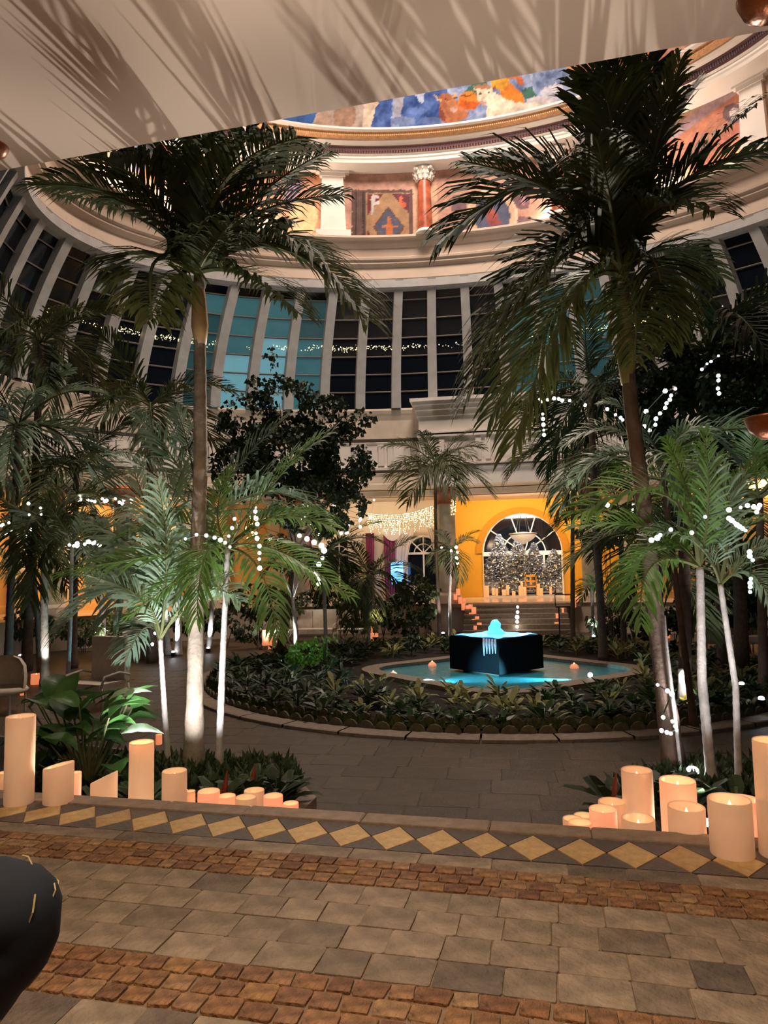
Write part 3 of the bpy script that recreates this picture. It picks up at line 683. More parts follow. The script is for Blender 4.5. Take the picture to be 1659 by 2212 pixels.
# fan window in the back wall
wy = 35.7; wx, wr = 1.35, 2.1
e = tag(link('window_2', None), 'arched fan window behind the white trees', 'structure', kind='structure')
fan = [(wx-wr, .7), (wx+wr, .7)]+[(wx+wr*math.cos(PI*i/20), 2.0+wr*math.sin(PI*i/20)) for i in range(21)]
b = M().add([(x, wy, z) for x, z in fan], [tuple(range(len(fan)))]); obj('pane', b, glass_d, e)
b = M()
b.tube([(wx+wr*math.cos(PI*i/20), wy-.05, 2.0+wr*math.sin(PI*i/20)) for i in range(21)], .09, 5)
b.tube([(wx+wr*.5*math.cos(PI*i/20), wy-.05, 2.0+wr*.5*math.sin(PI*i/20)) for i in range(21)], .035, 5)
for k in range(1, 5): a = PI*k/5; b.tube([(wx, wy-.05, 2.0), (wx+wr*math.cos(a), wy-.05, 2.0+wr*math.sin(a))], .035, 5)
b.box((wx, wy-.05, 2.0), (2*wr, .1, .22)); b.box((wx, wy-.05, 1.3), (.1, .08, 1.3)); b.box((wx-.95, wy-.05, 1.3), (.1, .08, 1.3)); b.box((wx+.95, wy-.05, 1.3), (.1, .08, 1.3))
obj('window_frame', b, white_m, e)
# side halls: cream wall with curtained windows
b = M().box((-6.4, 30.7, 2.2), (8.4, .2, 4.4)).box((-2.4, 31.2, 2.2), (.25, 1.1, 4.4))
struct('wall_back', b, cream, 'cream wall with draped windows left of the yellow wall')
def curtain_window(cx, wd, k, lab):
    e = tag(link('window_%d' % k, None), lab, 'structure', kind='structure'); y = 30.55; h = 2.0; R = wd/2
    pts = [(cx-R, .6), (cx+R, .6)]+[(cx+R*math.cos(PI*i/14), h+R*math.sin(PI*i/14)) for i in range(15)]
    obj('pane', M().add([(x, y, z) for x, z in pts], [tuple(range(len(pts)))]), glass_d, e)
    b = M().tube([(cx+R*math.cos(PI*i/14), y-.03, h+R*math.sin(PI*i/14)) for i in range(15)], .05, 5)
    b.tube([(cx+R*.55*math.cos(PI*i/14), y-.03, h+R*.55*math.sin(PI*i/14)) for i in range(15)], .025, 5)
    for a in (PI/4, PI/2, 3*PI/4): b.tube([(cx, y-.03, h), (cx+R*math.cos(a), y-.03, h+R*math.sin(a))], .03, 5)
    b.box((cx, y-.03, h), (wd, .07, .1)).box((cx, y-.03, 1.3), (.07, .06, 1.4)).box((cx-R, y-.03, 1.3), (.08, .08, 1.4)).box((cx+R, y-.03, 1.3), (.08, .08, 1.4))
    obj('window_frame', b, white_m, e)
def drape(x0, x1, xt0, xt1, ztop, zb, m, label, y=30.3):
    # gathers: top edge x0..x1, bottom x xt0..xt1
    b = M(); n = 28; k = 8; vs = []
    for j in range(k+1):
        s = j/k; e_ = s**.7
        for i in range(n+1):
            u = i/n; xa = x0+(x1-x0)*u; xb = xt0+(xt1-xt0)*u
            vs.append((xa+(xb-xa)*e_, y+.05*math.sin(u*PI*9)+.01*math.sin(u*40), ztop+(zb-ztop)*s))
    b.add(vs, [(j*(n+1)+i, j*(n+1)+i+1, (j+1)*(n+1)+i+1, (j+1)*(n+1)+i) for j in range(k) for i in range(n)])
    o = obj('curtain', b, m, smooth=True); tag(o, label, 'curtain')
curtain_window(-3.2, 1.5, 3, 'arched window between white drapes left of the yellow wall')
curtain_window(-7.0, 1.5, 4, 'arched window behind the garden trees')
drape(-4.95, -4.35, -4.9, -4.45, 3.05, .02, cloth_p, 'purple curtain hanging left of the white drape, above the blue screen')
drape(-4.4, -3.5, -4.45, -4.2, 3.1, .02, cloth_w, 'white drape pulled aside left of the arched window')
drape(-3.0, -2.55, -2.45, -2.3, 3.1, .02, cloth_w, 'white drape pulled aside right of the arched window')
drape(-2.55, -2.3, -2.5, -2.25, 3.1, .02, cloth_p, 'narrow purple curtain beside the big column', 30.2)
drape(-5.75, -5.35, -5.7, -5.4, 2.95, .02, cloth_p, 'purple curtain glimpsed through the slim palm')
drape(-8.8, -8.2, -8.75, -8.3, 3.0, .02, cloth_p, 'purple curtain glimpsed under the dark leafy tree')
drape(-6.6, -5.8, -6.5, -6.3, 3.0, .02, cloth_w, 'white drape glimpsed behind the palms')
b = M(); n = 16
for i in range(n):
    x0, x1 = -5.0+.95*i/n, -5.0+.95*(i+1)/n; d = lambda u: 2.95-.38*math.sin(PI*u)
    b.add([(x0, 30.22, 3.1), (x1, 30.22, 3.1), (x1, 30.2, d((i+1)/n)), (x0, 30.2, d(i/n))], [(0, 1, 2, 3)])
tag(obj('valance', b, cloth_w), 'white scalloped valance over the purple curtain', 'valance')
# blue screen
e = empty('display_screen', (*aty(858, 1248, 29.3)[:2], 0), 'glowing blue display screen standing below the curtains', 'screen')
obj('stand', M().box((0, .1, .35), (.25, .12, .7)).box((0, .1, .02), (.5, .4, .04)), black_m, e)
obj('display', M().box((0, 0, 1.15), (.52, .06, .92)), screen, e)
# left and right arcade back walls
b = sweep([(10.6, 0), (10.6, .25), (10.68, .3), (10.68, 4.4)], RA(-92), RA(-24), 50)
struct('wall_left', b, orange_w, 'warm orange plaster wall of the left arcade')
b = sweep([(10.6, 0), (10.6, .25), (10.68, .3), (10.68, 4.4)], RA(20), RA(90), 50)
struct('wall_right', b, orange_w, 'warm plaster wall of the right arcade')
bw = bpy.data.objects['wall_left']
for k in range(9):
    t = RA(-86+7.4*k); p = ep(10.5, t); q = ep(10.5, t+.01)
    o = obj('pilaster', M().box((0, 0, 2.1), (.5, .25, 4.2)).box((0, 0, .2), (.62, .35, .4)).box((0, 0, 4.1), (.62, .35, .2)), cream, bw); o.location = (p.x, p.y, 0); o.rotation_euler = (0, 0, math.atan2(q.y-p.y, q.x-p.x))
# arcade columns
CP = [(-1.88, 26.55, 'tall pale column left of the yellow arch, behind the small palm'), (3.42, 26.5, 'tall pale column right of the yellow arch')]
for t, lb in ((RA(-27), 'arcade column behind the dark leafy tree'), (RA(-43), 'arcade column behind the left palms'), (RA(-58), 'arcade column farther along the left arcade'), (RA(-72), 'arcade column at the left edge of the hall'), (RA(36), 'arcade column behind the right palms'), (RA(52), 'arcade column at the far right of the hall')):
    p = ep(8.2, t); CP.append((p.x, p.y, lb))
for x, y, lb in CP:
    e = empty('arcade_column', (x, y, 0), lb, 'column')
    obj('base', M().box((0, 0, .12), (.95, .95, .24)).lathe((0, 0, .24), [(.44, 0), (.46, .06), (.40, .12), (.37, .16)], 20), beige, e)
    obj('shaft', M().lathe((0, 0, .38), [(.36, 0), (.36, 1.3), (.33, 3.35)], 24), mat('column_stone', (.42, .36, .25), .6, .2, 4), e, True)
    obj('capital', M().lathe((0, 0, 3.72), [(.33, 0), (.37, .02), (.37, .06), (.34, .09), (.34, .3), (.42, .36), (.46, .42), (.46, .5), (.40, .52), (.4, .62)], 24), mat('capital_terracotta', (.30, .10, .045), .6), e, True)
# soffit above the near terrace
b = M(); zs2 = 3.85
b.add([fl(-7, -.02, zs2), fl(7, -.02, zs2), fl(7, -9, zs2), fl(-7, -9, zs2), fl(-7, -.02, zs2+.5), fl(7, -.02, zs2+.5), fl(7, -9, zs2+.5), fl(-7, -9, zs2+.5)],
      [(0,3,2,1),(4,5,6,7),(0,1,5,4),(1,2,6,5),(2,3,7,6),(3,0,4,7)])
struct('ceiling', b, soffit_m, 'smooth pale ceiling over the near terrace with palm shadows')
# copper lamps at the frame edges
def wall_lamp(px, py, d, r, label):
    sd_ = 1 if px > 800 else -1
    p = ray(px, py)*d+Vector((0, 0, EYE))
    e = empty('copper_lamp', p, label, 'lamp')
    obj('shade', M().lathe((0, 0, 0), [(.01, -r*.75), (r*.5, -r*.68), (r*.86, -r*.38), (r, 0), (r*1.03, r*.08), (r*.96, r*.1), (r*.9, 0), (r*.5, -r*.5), (.01, -r*.6)], 28), shade_m, e, True)
    obj('stem', M().tube([(0, 0, -r*.7), (sd_*.1, -.05, -r*.2), (sd_*.9, -.3, 0), (sd_*.9, -.3, 3.86-p.z)], .008, 8), black_m, e)
    obj('finial', M().ball((0, 0, -r*.8), r*.1, 10, 6), shade_m, e, True)
wall_lamp(-16, 318, 3.0, .062, 'copper lamp bowl cut by the left edge of the picture')
wall_lamp(1662, -8, 2.6, .11, 'dark copper lamp bowl in the top right corner')
wall_lamp(1672, 906, 2.4, .092, 'copper lamp bowl at the right edge beside the dark foliage')
# ---------------------------------------------------------------- candles
def candle(loc, r, h, label, group, glow=0, near=True, tilt=0, light=0):
    e = empty('pillar_candle', loc, label, 'candle', group)
    n = 28 if near else 12
    t = r*.10; dip = min(.05, h*.4) if near else h*.2
    sl = tilt
    prof = [(.001, 0), (r*.97, 0), (r, .006), (r, h-.004), (r-t*.3, h), (r-t, h-.006), (r-t, h-dip), (.001, h-dip)]
    b = M().lathe((0, 0, 0), prof, n)
    if sl: b.v = [(x, y, z+(sl*(x/r)*h if z > h*.5 else 0)) for x, y, z in b.v]
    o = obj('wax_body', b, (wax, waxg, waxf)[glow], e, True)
    fz = h-dip
    obj('flame_bulb', M().lathe((0, 0, fz), [(.001, 0), (r*.10, .003), (r*.13, r*.16), (r*.07, r*.35), (.001, r*.5)], 8), flame_m, e, True)
    if light: lamp('candle_glow', 'POINT', (loc[0], loc[1], loc[2]+fz+r*.4), light, (1, .42, .18), .02)
    return e
def near_candle(x, ytop, wpx, Y, z, label, glow=0, light=.12, tilt=0, group='pillar candles along the near terrace edge'):
    # x, ytop: pixel of the rim centre; Y depth; z base
    p = aty(x, ytop, Y); r = wpx/2/F*(Y/math.cos(.12))
    candle((p.x, p.y, z), r, max(p.z-z, .05), label, group, glow, True, tilt, light)
near_candle(45, 1546, 64, 3.62, 0, 'tallest white pillar candle standing at the far left of the terrace edge', light=.1)
near_candle(127, 1652, 66, 3.66, 0, 'stout slant topped candle on the left of the terrace edge', tilt=.08, light=.2)
near_candle(163, 1668, 26, 4.0, PZ+.02, 'thin glowing candle tucked behind the stout slant topped one', 1)
near_candle(225, 1678, 58, 3.95, PZ+.02, 'short candle with slanted top, third along the left edge', tilt=.06)
near_candle(306, 1602, 54, 3.98, PZ+.02, 'tall pillar candle glowing pink at its middle beside the big leaf', 0, .5)
near_candle(377, 1664, 54, 3.92, PZ+.02, 'medium pillar candle standing in front of the thick palm trunk')
near_candle(411, 1708, 22, 4.05, PZ+.02, 'small candle half hidden by the medium one before the palm trunk')
near_candle(451, 1708, 48, 4.02, PZ+.02, 'low candle with a bright rim right of the palm trunk', 1)
near_candle(490, 1718, 38, 4.06, PZ+.02, 'very low candle glowing peach, second after the palm trunk', 1)
near_candle(531, 1721, 46, 4.02, PZ+.02, 'low cream candle at the middle of the left stair group')
near_candle(549, 1706, 44, 4.35, -.3, 'candle standing behind the low cream one on the left stair side')
near_candle(590, 1718, 42, 4.2, -.3, 'low candle on the left stair side, next to last', 1)
near_candle(628, 1734, 34, 4.15, -.3, 'lowest candle at the right end of the left stair group', 1)
near_candle(10, 1668, 30, 4.2, PZ+.02, 'candle half cut by the left picture edge behind the tallest one')
near_candle(1375, 1662, 60, 3.95, PZ+.02, 'tall cream candle, leftmost tall one of the right group', light=.12)
near_candle(1378, 1766, 64, 3.66, -.15, 'short cream candle in front of the tall cream one', light=.1)
near_candle(1463, 1684, 68, 3.75, PZ+.02, 'broad glowing pink candle in the middle of the right group', 1, .4)
near_candle(1482, 1741, 70, 3.58, PZ+.02, 'squat candle in front of the broad glowing pink one')
near_candle(1575, 1725, 80, 3.31, 0, 'large white drum shaped candle on the diamond border', light=.15)
near_candle(1604, 1725, 62, 3.60, -.10, 'glowing orange candle behind the large white drum shaped one', 1)
near_candle(1668, 1598, 72, 3.32, 0, 'tall candle cut by the right picture edge', light=.3)
near_candle(1322, 1730, 54, 3.95, -.3, 'candle behind and right of the short bright rimmed one on the right stair side')
near_candle(1302, 1746, 54, 3.75, -.3, 'candle with a bright orange top on the right stair side', 1)
near_candle(1261, 1760, 40, 3.95, -.3, 'small candle on the right stair side, third from the stair', 0)
near_candle(1237, 1767, 40, 3.85, -.3, 'small candle at the left end of the right group')
near_candle(1253, 1775, 46, 3.68, -.3, 'lowest candle of the right group with a glowing flat top', 1)
ORD = ['first', 'second', 'third', 'fourth', 'fifth', 'sixth', 'seventh', 'eighth', 'ninth', 'tenth', 'eleventh', 'twelfth', 'thirteenth', 'fourteenth', 'fifteenth', 'sixteenth', 'seventeenth', 'eighteenth']
def far_candle(x, yb, h, wpx, Y, label, group):
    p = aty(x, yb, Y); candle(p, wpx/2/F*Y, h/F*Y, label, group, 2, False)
for i, (x, yb, h, wd) in enumerate([(1052, 1290, 24, 9), (1066, 1286, 16, 6), (1073, 1287, 15, 6), (1089, 1286, 12, 8), (1097, 1285, 20, 6), (1123, 1287, 20, 5), (1128, 1287, 28, 5), (1134, 1287, 18, 6), (1164, 1286, 24, 6), (1170, 1287, 16, 6), (1110, 1287, 9, 7), (1190, 1284, 16, 5)]):
    d = atz(x, yb+4, 0); far_candle(x, yb, h, wd, 30.6 if i % 2 else 30.3, '%s small candle from the left in the row before the white trees' % ORD[i], 'small candles in the arch')
ls = [(990, 1286, 14, 9), (984, 1296, 12, 8), (994, 1304, 14, 8), (1003, 1308, 14, 7), (1001, 1318, 14, 8), (1010, 1326, 18, 8), (1017, 1320, 14, 9), (1024, 1332, 20, 10), (1018, 1338, 14, 9), (1031, 1350, 18, 9), (1024, 1356, 18, 9), (1036, 1366, 20, 10), (1027, 1370, 18, 10), (1033, 1384, 16, 11)]
for i, (x, yb, h, wd) in enumerate(ls):
    k = min(6, int((yb-1290)/14)) if yb > 1290 else -1
    Y = 25.9-.43*max(0, (yb-1296)/14*1.05)
    far_candle(x, yb, h, wd, Y, '%s glowing candle from the top on the left side of the far steps' % ORD[i], 'candles up the far steps')
for i, (x, yb, h, wd) in enumerate([(1240, 1312, 18, 9), (1246, 1300, 14, 8), (1216, 1330, 18, 8), (1205, 1344, 18, 9), (1193, 1352, 14, 9), (1203, 1358, 14, 9), (1194, 1366, 14, 10)]):
    Y = 25.9-.43*max(0, (yb-1296)/14*1.05)
    far_candle(x, yb, h, wd, Y, '%s glowing candle from the top on the right side of the far steps' % ORD[i], 'candles up the far steps')
for x, yb, h, wd, lb in ((573, 1394, 34, 14, 'taller glowing candle on the left curb of the round bed'), (586, 1403, 28, 14, 'shorter glowing candle on the left curb of the round bed'), (806, 1368, 38, 12, 'tall glowing candle on the path beyond the bed'), (808, 1382, 14, 19, 'squat glowing candle before the tall one beyond the bed'), (798, 1368, 24, 7, 'thin glowing candle left of the tall one beyond the bed'),
                         (1436, 1362, 30, 12, 'glowing candle seen right of the leaning dark trunk'), (1441, 1378, 18, 12, 'squat glowing candle right of the leaning dark trunk'), (78, 1478, 24, 24, 'square candle beside the lit trunks at the left'), (48, 1502, 18, 10, 'small orange candle behind the big leaves at the left'), (343, 1608, 22, 14, 'glowing candle behind the pale lit leaf')):
    q = atz(x, yb, GZ+.14 if 'curb' in lb else GZ)
    if x == 343: q = aty(x, yb, 6.6)
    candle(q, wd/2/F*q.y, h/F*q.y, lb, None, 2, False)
for x, y, lb in ((934, 1438, 'round floating candle left of the fountain cube'), (1241, 1443, 'round floating candle right of the fountain cube'), (850, 1461, 'round floating candle at the left tip of the pool')):
    q = atz(x, y+8, GZ-.05); e = empty('floating_candle', q, lb, 'candle', 'floating candles in the pool')
    obj('globe', M().ball((0, 0, .09), .10, 14, 9, .9), waxf, e, True)
    obj('flame_bulb', M().ball((0, 0, .185), .02, 6, 4), flame_m, e)
# ---------------------------------------------------------------- palms
def bez(a, b, c, t): return a*(1-t)**2+b*2*t*(1-t)+c*t*t
def frond_mesh(p0, p1, p2, n=44, ll=.42, lw=.028, m=None, up=Vector((0, 0, 1)), droop=.35, seed=0, start=.14, ang=.85):
    r = random.Random(seed); L = (p1-p0).length+(p2-p1).length
    rach = M(); pts = [bez(p0, p1, p2, i/10) for i in range(11)]
    rach.tube(pts, [.020*L*.55*(1-.9*i/10)+.002 for i in range(11)], 4, False)
    nr = len(rach.f); b = rach
    for i in range(n):
        t = start+(1-start)*(i+.5)/n
        p = bez(p0, p1, p2, t); tg = (bez(p0, p1, p2, min(1, t+.02))-bez(p0, p1, p2, t-.02)).normalized()
        sd = tg.cross(up)
        if sd.length < .05: sd = tg.cross(Vector((0, 1, 0)))
        sd.normalize(); nm = sd.cross(tg).normalized()
        u = (t-start)/(1-start)
        length = L*ll*(.30+1.0*math.sin(PI*min(1, u*.80+.16)))*.75
        for s in (-1, 1):
            a = ang-.40*u+r.uniform(-.16, .16); lift = .30-.1*u+r.uniform(-.12, .12)
            d = (tg*math.cos(a)+sd*s*math.sin(a)).normalized(); d = (d+nm*lift).normalized()
            ln = length*r.uniform(.85, 1.1); q1 = p+d*ln*.45; q2 = p+d*ln*.8+Vector((0, 0, -droop*ln*.18)); q3 = p+d*ln*.98+Vector((0, 0, -droop*ln*.42))
            wv = d.cross(nm).normalized()*(lw*L*.5*r.uniform(.8, 1.15))
            o = len(b.v)
            b.v += [tuple(p-wv*.3), tuple(p+wv*.3), tuple(q1-wv), tuple(q1+wv), tuple(q2-wv*.75), tuple(q2+wv*.75), tuple(q3)]
            b.f += [(o, o+1, o+3, o+2), (o+2, o+3, o+5, o+4), (o+4, o+5, o+6)]
    me = b.mesh('frond', [m or leafd, rachis_m])
    mi = [1]*nr+[0]*(len(me.polygons)-nr); me.polygons.foreach_set('material_index', mi)
    return me
def trunk_obj(e, path, rad, m, shaft=None, base=None):
    """ringed trunk along world path (made local to e)"""
    o = e.location; pts = [Vector(p)-o for p in path]; out = []; rr = []
    N = 40; L = len(pts)-1
    for i in range(N+1):
        s = i/N*L; k = min(int(s), L-1); u = s-k; out.append(pts[k].lerp(pts[k+1], u))
        r = rad[0]+(rad[1]-rad[0])*i/N
        if i < 5: r *= 1+.35*(1-i/5)
        rr.append(r*(1.05 if i % 2 else .97))
    obj('trunk', M().tube(out, rr, 10), m, e, True)
def crownshaft(e, a, b, r, m):
    a = Vector(a)-e.location; b = Vector(b)-e.location
    obj('crown_shaft', M().tube([a, a.lerp(b, .25), a.lerp(b, .6), b], [r*1.0, r*1.45, r*1.2, r*.7], 10), m, e, True)
TEMPL = {}
def template(kind):
    """a few shared fronds (unit length along +x, arching)"""
    if kind in TEMPL: return TEMPL[kind]
    m, n, ll, lw, droop = kind
    L = []
    for k, (rise, drop) in enumerate(((.80, .22), (.62, .62), (.45, 1.0), (1.05, -.12))):
        p0 = Vector((0, 0, 0)); p1 = Vector((.5, 0, rise*.62)); p2 = Vector((1.0, .05*(k-1), rise*.62-drop))
        L.append(frond_mesh(p0, p1, p2, n, ll, lw, m, droop=droop, seed=k))
    TEMPL[kind] = L; return L
def palm(name, label, base, top, rad, fl_len, nf, m=None, tm=None, seed=1, group=None, kind=None, dens=38, ll=.34, lw=.018, droop=.6, path=None, shaft=None, explicit=None, spread=1., en=64):
    base = Vector(base); top = Vector(top)
    e = empty(name, base, label, 'palm', group); r = random.Random(seed)
    pt = path or [base, base.lerp(top, .5)+Vector((r.uniform(-.05, .05), 0, 0)), top]
    trunk_obj(e, pt, rad, tm or trunk_m)
    if shaft: crownshaft(e, top-Vector((0, 0, shaft[0])), top+Vector((0, 0, .03)), rad[1], shaft[1])
    T_ = template((m or leafd, dens, ll, lw, droop))
    for i in range(nf):
        k = (3, 0, 1, 2, 1, 0, 2)[i % 7] if nf > 3 else i % 4
        o = link('frond', T_[k], e); o.location = top-base+Vector((0, 0, r.uniform(-.02, .06)*fl_len))
        s = fl_len*r.uniform(.8, 1.12)*(.85 if k == 3 else 1)
        o.scale = (s, s, s); o.rotation_euler = (r.uniform(-.3, .3), r.uniform(-.15, .25)*spread, i*2.399+r.uniform(-.3, .3))
    if explicit:
        for j, (c0, c1, c2, dy1, dy2) in enumerate(explicit):
            Y = top.y; p0 = aty(c0[0], c0[1], Y); p1 = aty(c1[0], c1[1], Y+dy1*.6); p2 = aty(c2[0], c2[1], Y+dy2)
            # bezier control through the mid point
            ctrl = p1*2-(p0+p2)*.5
            me = frond_mesh(p0-base, ctrl-base, p2-base, en, ll*(.9 if en > 50 else .76), (lw if en > 50 else .0165), m or leafd, Vector((0, 0, 1)) if en > 50 else Vector((0, -.5, .8)), droop=droop, seed=seed*31+j)
            link('frond', me, e)
    return e
# tall left palm
YL = 7.1
bL = atz(418, 1672, PZ); YL = bL.y
tp = aty(430, 598, YL)
c = (427, 590)
palm('tall_palm', 'tallest palm of the left side with pale ringed trunk and arching dark crown', bL, tp, (.078, .052), 1.9, 0, seed=3, ll=.31, lw=.0135, droop=.7,
     path=[bL, aty(424, 1300, YL), aty(433, 1000, YL), aty(432, 800, YL), tp], tm=trunk_m,
     explicit=[(c, (300, 470), (120, 420), .1, .2), (c, (285, 440), (70, 400), -.5, -1.0), (c, (350, 360), (245, 330), .3, .5), (c, (385, 380), (360, 250), .2, .5), (c, (420, 400), (450, 262), -.2, -.5), (c, (455, 420), (560, 262), .3, .9),
      (c, (530, 470), (740, 420), .1, .2), (c, (540, 440), (700, 330), -.3, -.5), (c, (560, 520), (780, 640), .3, .6), (c, (600, 530), (790, 690), -.5, -.9), (c, (520, 590), (650, 680), -.6, -1.2), (c, (380, 600), (318, 700), -.4, -.9), (c, (340, 560), (330, 690), -.8, -1.6), (c, (330, 420), (200, 340), -.6, -1.3), (c, (480, 400), (640, 300), -.8, -1.5), (c, (440, 560), (500, 480), -.9, -1.9)])
eL = [o for o in bpy.data.objects if o.name.startswith('tall_palm')][0]
crownshaft(eL, aty(433, 745, YL), aty(428, 585, YL), .056, shaft_m)
# tall right palm
bR = atz(1458, 1672, PZ); YR = bR.y
tp = aty(1345, 615, YR); c = (1345, 600)
palm('tall_palm', 'tallest palm of the right side with leaning brown trunk and huge crown', bR, tp, (.078, .055), 1.9, 0, seed=5, ll=.32, lw=.0135, droop=.7, tm=trunkd,
     path=[bR, aty(1418, 1350, YR), aty(1392, 1100, YR), aty(1366, 900, YR), aty(1352, 760, YR), tp],
     explicit=[(c, (1350, 300), (1330, 110), .1, .2), (c, (1330, 330), (1300, 180), -.4, -.8), (c, (1385, 320), (1400, 120), .4, .8), (c, (1420, 350), (1500, 190), .1, .3), (c, (1450, 400), (1630, 230), .2, .4), (c, (1440, 420), (1680, 320), -.5, -1.0), (c, (1400, 460), (1545, 460), -.7, -1.4),
      (c, (1200, 400), (960, 510), .2, .4), (c, (1240, 440), (1010, 350), -.3, -.6), (c, (1240, 470), (1200, 350), .4, .8), (c, (1210, 560), (1010, 850), .1, .2), (c, (1240, 540), (1040, 760), -.5, -.9), (c, (1240, 640), (1110, 960), -.6, -1.0), (c, (1230, 620), (1060, 900), .5, 1.0), (c, (1410, 560), (1440, 740), -.5, -.9), (c, (1370, 640), (1370, 780), -.9, -1.5), (c, (1440, 540), (1560, 600), .3, .5), (c, (1290, 320), (1280, 140), .2, .4), (c, (1400, 380), (1470, 130), -.5, -.8), (c, (1320, 450), (1290, 300), -1.0, -1.9)])
eR = [o for o in bpy.data.objects if o.name.startswith('tall_palm') and o != eL][0]
crownshaft(eR, aty(1356, 830, YR), aty(1345, 600, YR), .058, mat('green_crown_shaft', (.26, .20, .05), .5, .25, 5))
def mk(label, base, crown, z, rad, L, nf, m, seed, tm=None, name='slender_palm', Y=None, **kw):
    b = atz(base[0], base[1], z) if Y is None else aty(base[0], base[1], Y)
    if Y is not None: b.z = z
    t = aty(crown[0], crown[1], b.y); return palm(name, label, b, t, rad, L, nf, m, tm, seed, **kw)
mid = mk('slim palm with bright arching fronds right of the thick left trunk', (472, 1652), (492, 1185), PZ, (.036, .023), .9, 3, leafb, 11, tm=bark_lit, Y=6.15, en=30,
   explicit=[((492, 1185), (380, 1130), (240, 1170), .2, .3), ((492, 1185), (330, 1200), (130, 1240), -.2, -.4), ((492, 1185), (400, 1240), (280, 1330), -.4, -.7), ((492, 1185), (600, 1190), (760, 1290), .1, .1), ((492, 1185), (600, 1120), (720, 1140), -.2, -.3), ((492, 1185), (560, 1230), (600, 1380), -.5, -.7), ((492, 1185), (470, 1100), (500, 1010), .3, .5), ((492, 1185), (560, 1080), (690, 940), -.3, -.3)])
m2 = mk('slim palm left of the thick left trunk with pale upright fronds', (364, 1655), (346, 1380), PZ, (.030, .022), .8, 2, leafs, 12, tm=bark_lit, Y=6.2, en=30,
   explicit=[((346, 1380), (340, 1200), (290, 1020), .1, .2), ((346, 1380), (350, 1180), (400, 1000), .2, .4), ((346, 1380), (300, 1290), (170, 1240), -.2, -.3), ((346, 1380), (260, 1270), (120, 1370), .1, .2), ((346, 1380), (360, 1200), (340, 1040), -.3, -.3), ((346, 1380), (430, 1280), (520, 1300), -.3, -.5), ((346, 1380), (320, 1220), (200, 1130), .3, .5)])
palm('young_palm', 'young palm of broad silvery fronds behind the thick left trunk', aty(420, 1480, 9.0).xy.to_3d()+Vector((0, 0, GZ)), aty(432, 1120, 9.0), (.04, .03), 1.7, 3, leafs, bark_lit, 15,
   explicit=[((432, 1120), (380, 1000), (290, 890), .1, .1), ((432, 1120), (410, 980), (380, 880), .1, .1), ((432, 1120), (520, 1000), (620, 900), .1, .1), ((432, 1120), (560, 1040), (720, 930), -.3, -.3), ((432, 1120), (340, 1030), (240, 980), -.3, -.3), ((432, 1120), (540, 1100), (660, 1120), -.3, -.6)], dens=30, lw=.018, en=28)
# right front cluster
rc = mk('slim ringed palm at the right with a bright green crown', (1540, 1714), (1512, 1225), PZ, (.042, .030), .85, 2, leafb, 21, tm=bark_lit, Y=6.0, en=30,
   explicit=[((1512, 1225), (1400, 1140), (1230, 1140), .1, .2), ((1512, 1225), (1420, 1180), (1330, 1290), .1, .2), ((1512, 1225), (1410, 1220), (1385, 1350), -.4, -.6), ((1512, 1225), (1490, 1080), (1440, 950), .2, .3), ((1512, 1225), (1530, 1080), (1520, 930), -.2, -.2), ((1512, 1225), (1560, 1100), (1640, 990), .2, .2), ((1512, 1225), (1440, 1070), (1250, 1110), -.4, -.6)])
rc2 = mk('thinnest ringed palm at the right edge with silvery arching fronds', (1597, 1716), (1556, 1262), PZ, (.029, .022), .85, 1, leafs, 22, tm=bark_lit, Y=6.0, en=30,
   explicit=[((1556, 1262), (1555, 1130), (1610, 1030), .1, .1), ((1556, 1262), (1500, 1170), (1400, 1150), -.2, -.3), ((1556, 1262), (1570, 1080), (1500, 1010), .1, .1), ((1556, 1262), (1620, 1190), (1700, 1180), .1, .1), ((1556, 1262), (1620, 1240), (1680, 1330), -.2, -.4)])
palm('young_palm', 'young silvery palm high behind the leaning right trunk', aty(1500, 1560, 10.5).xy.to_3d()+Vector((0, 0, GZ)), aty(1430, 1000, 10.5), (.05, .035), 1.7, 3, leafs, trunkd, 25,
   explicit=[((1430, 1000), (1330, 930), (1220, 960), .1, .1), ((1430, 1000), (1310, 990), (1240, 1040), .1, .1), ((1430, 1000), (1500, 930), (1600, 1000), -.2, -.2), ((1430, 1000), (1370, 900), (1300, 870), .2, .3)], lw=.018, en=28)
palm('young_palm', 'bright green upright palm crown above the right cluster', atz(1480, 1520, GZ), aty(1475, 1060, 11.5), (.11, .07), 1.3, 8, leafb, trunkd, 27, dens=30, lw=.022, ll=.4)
palm('fan_palm', 'dark drooping palm right of the leaning trunk', aty(1440, 1500, 12.4).xy.to_3d()+Vector((0, 0, GZ)), aty(1420, 1190, 12.4), (.08, .06), 1.5, 8, leafd, trunkd, 28, lw=.02)
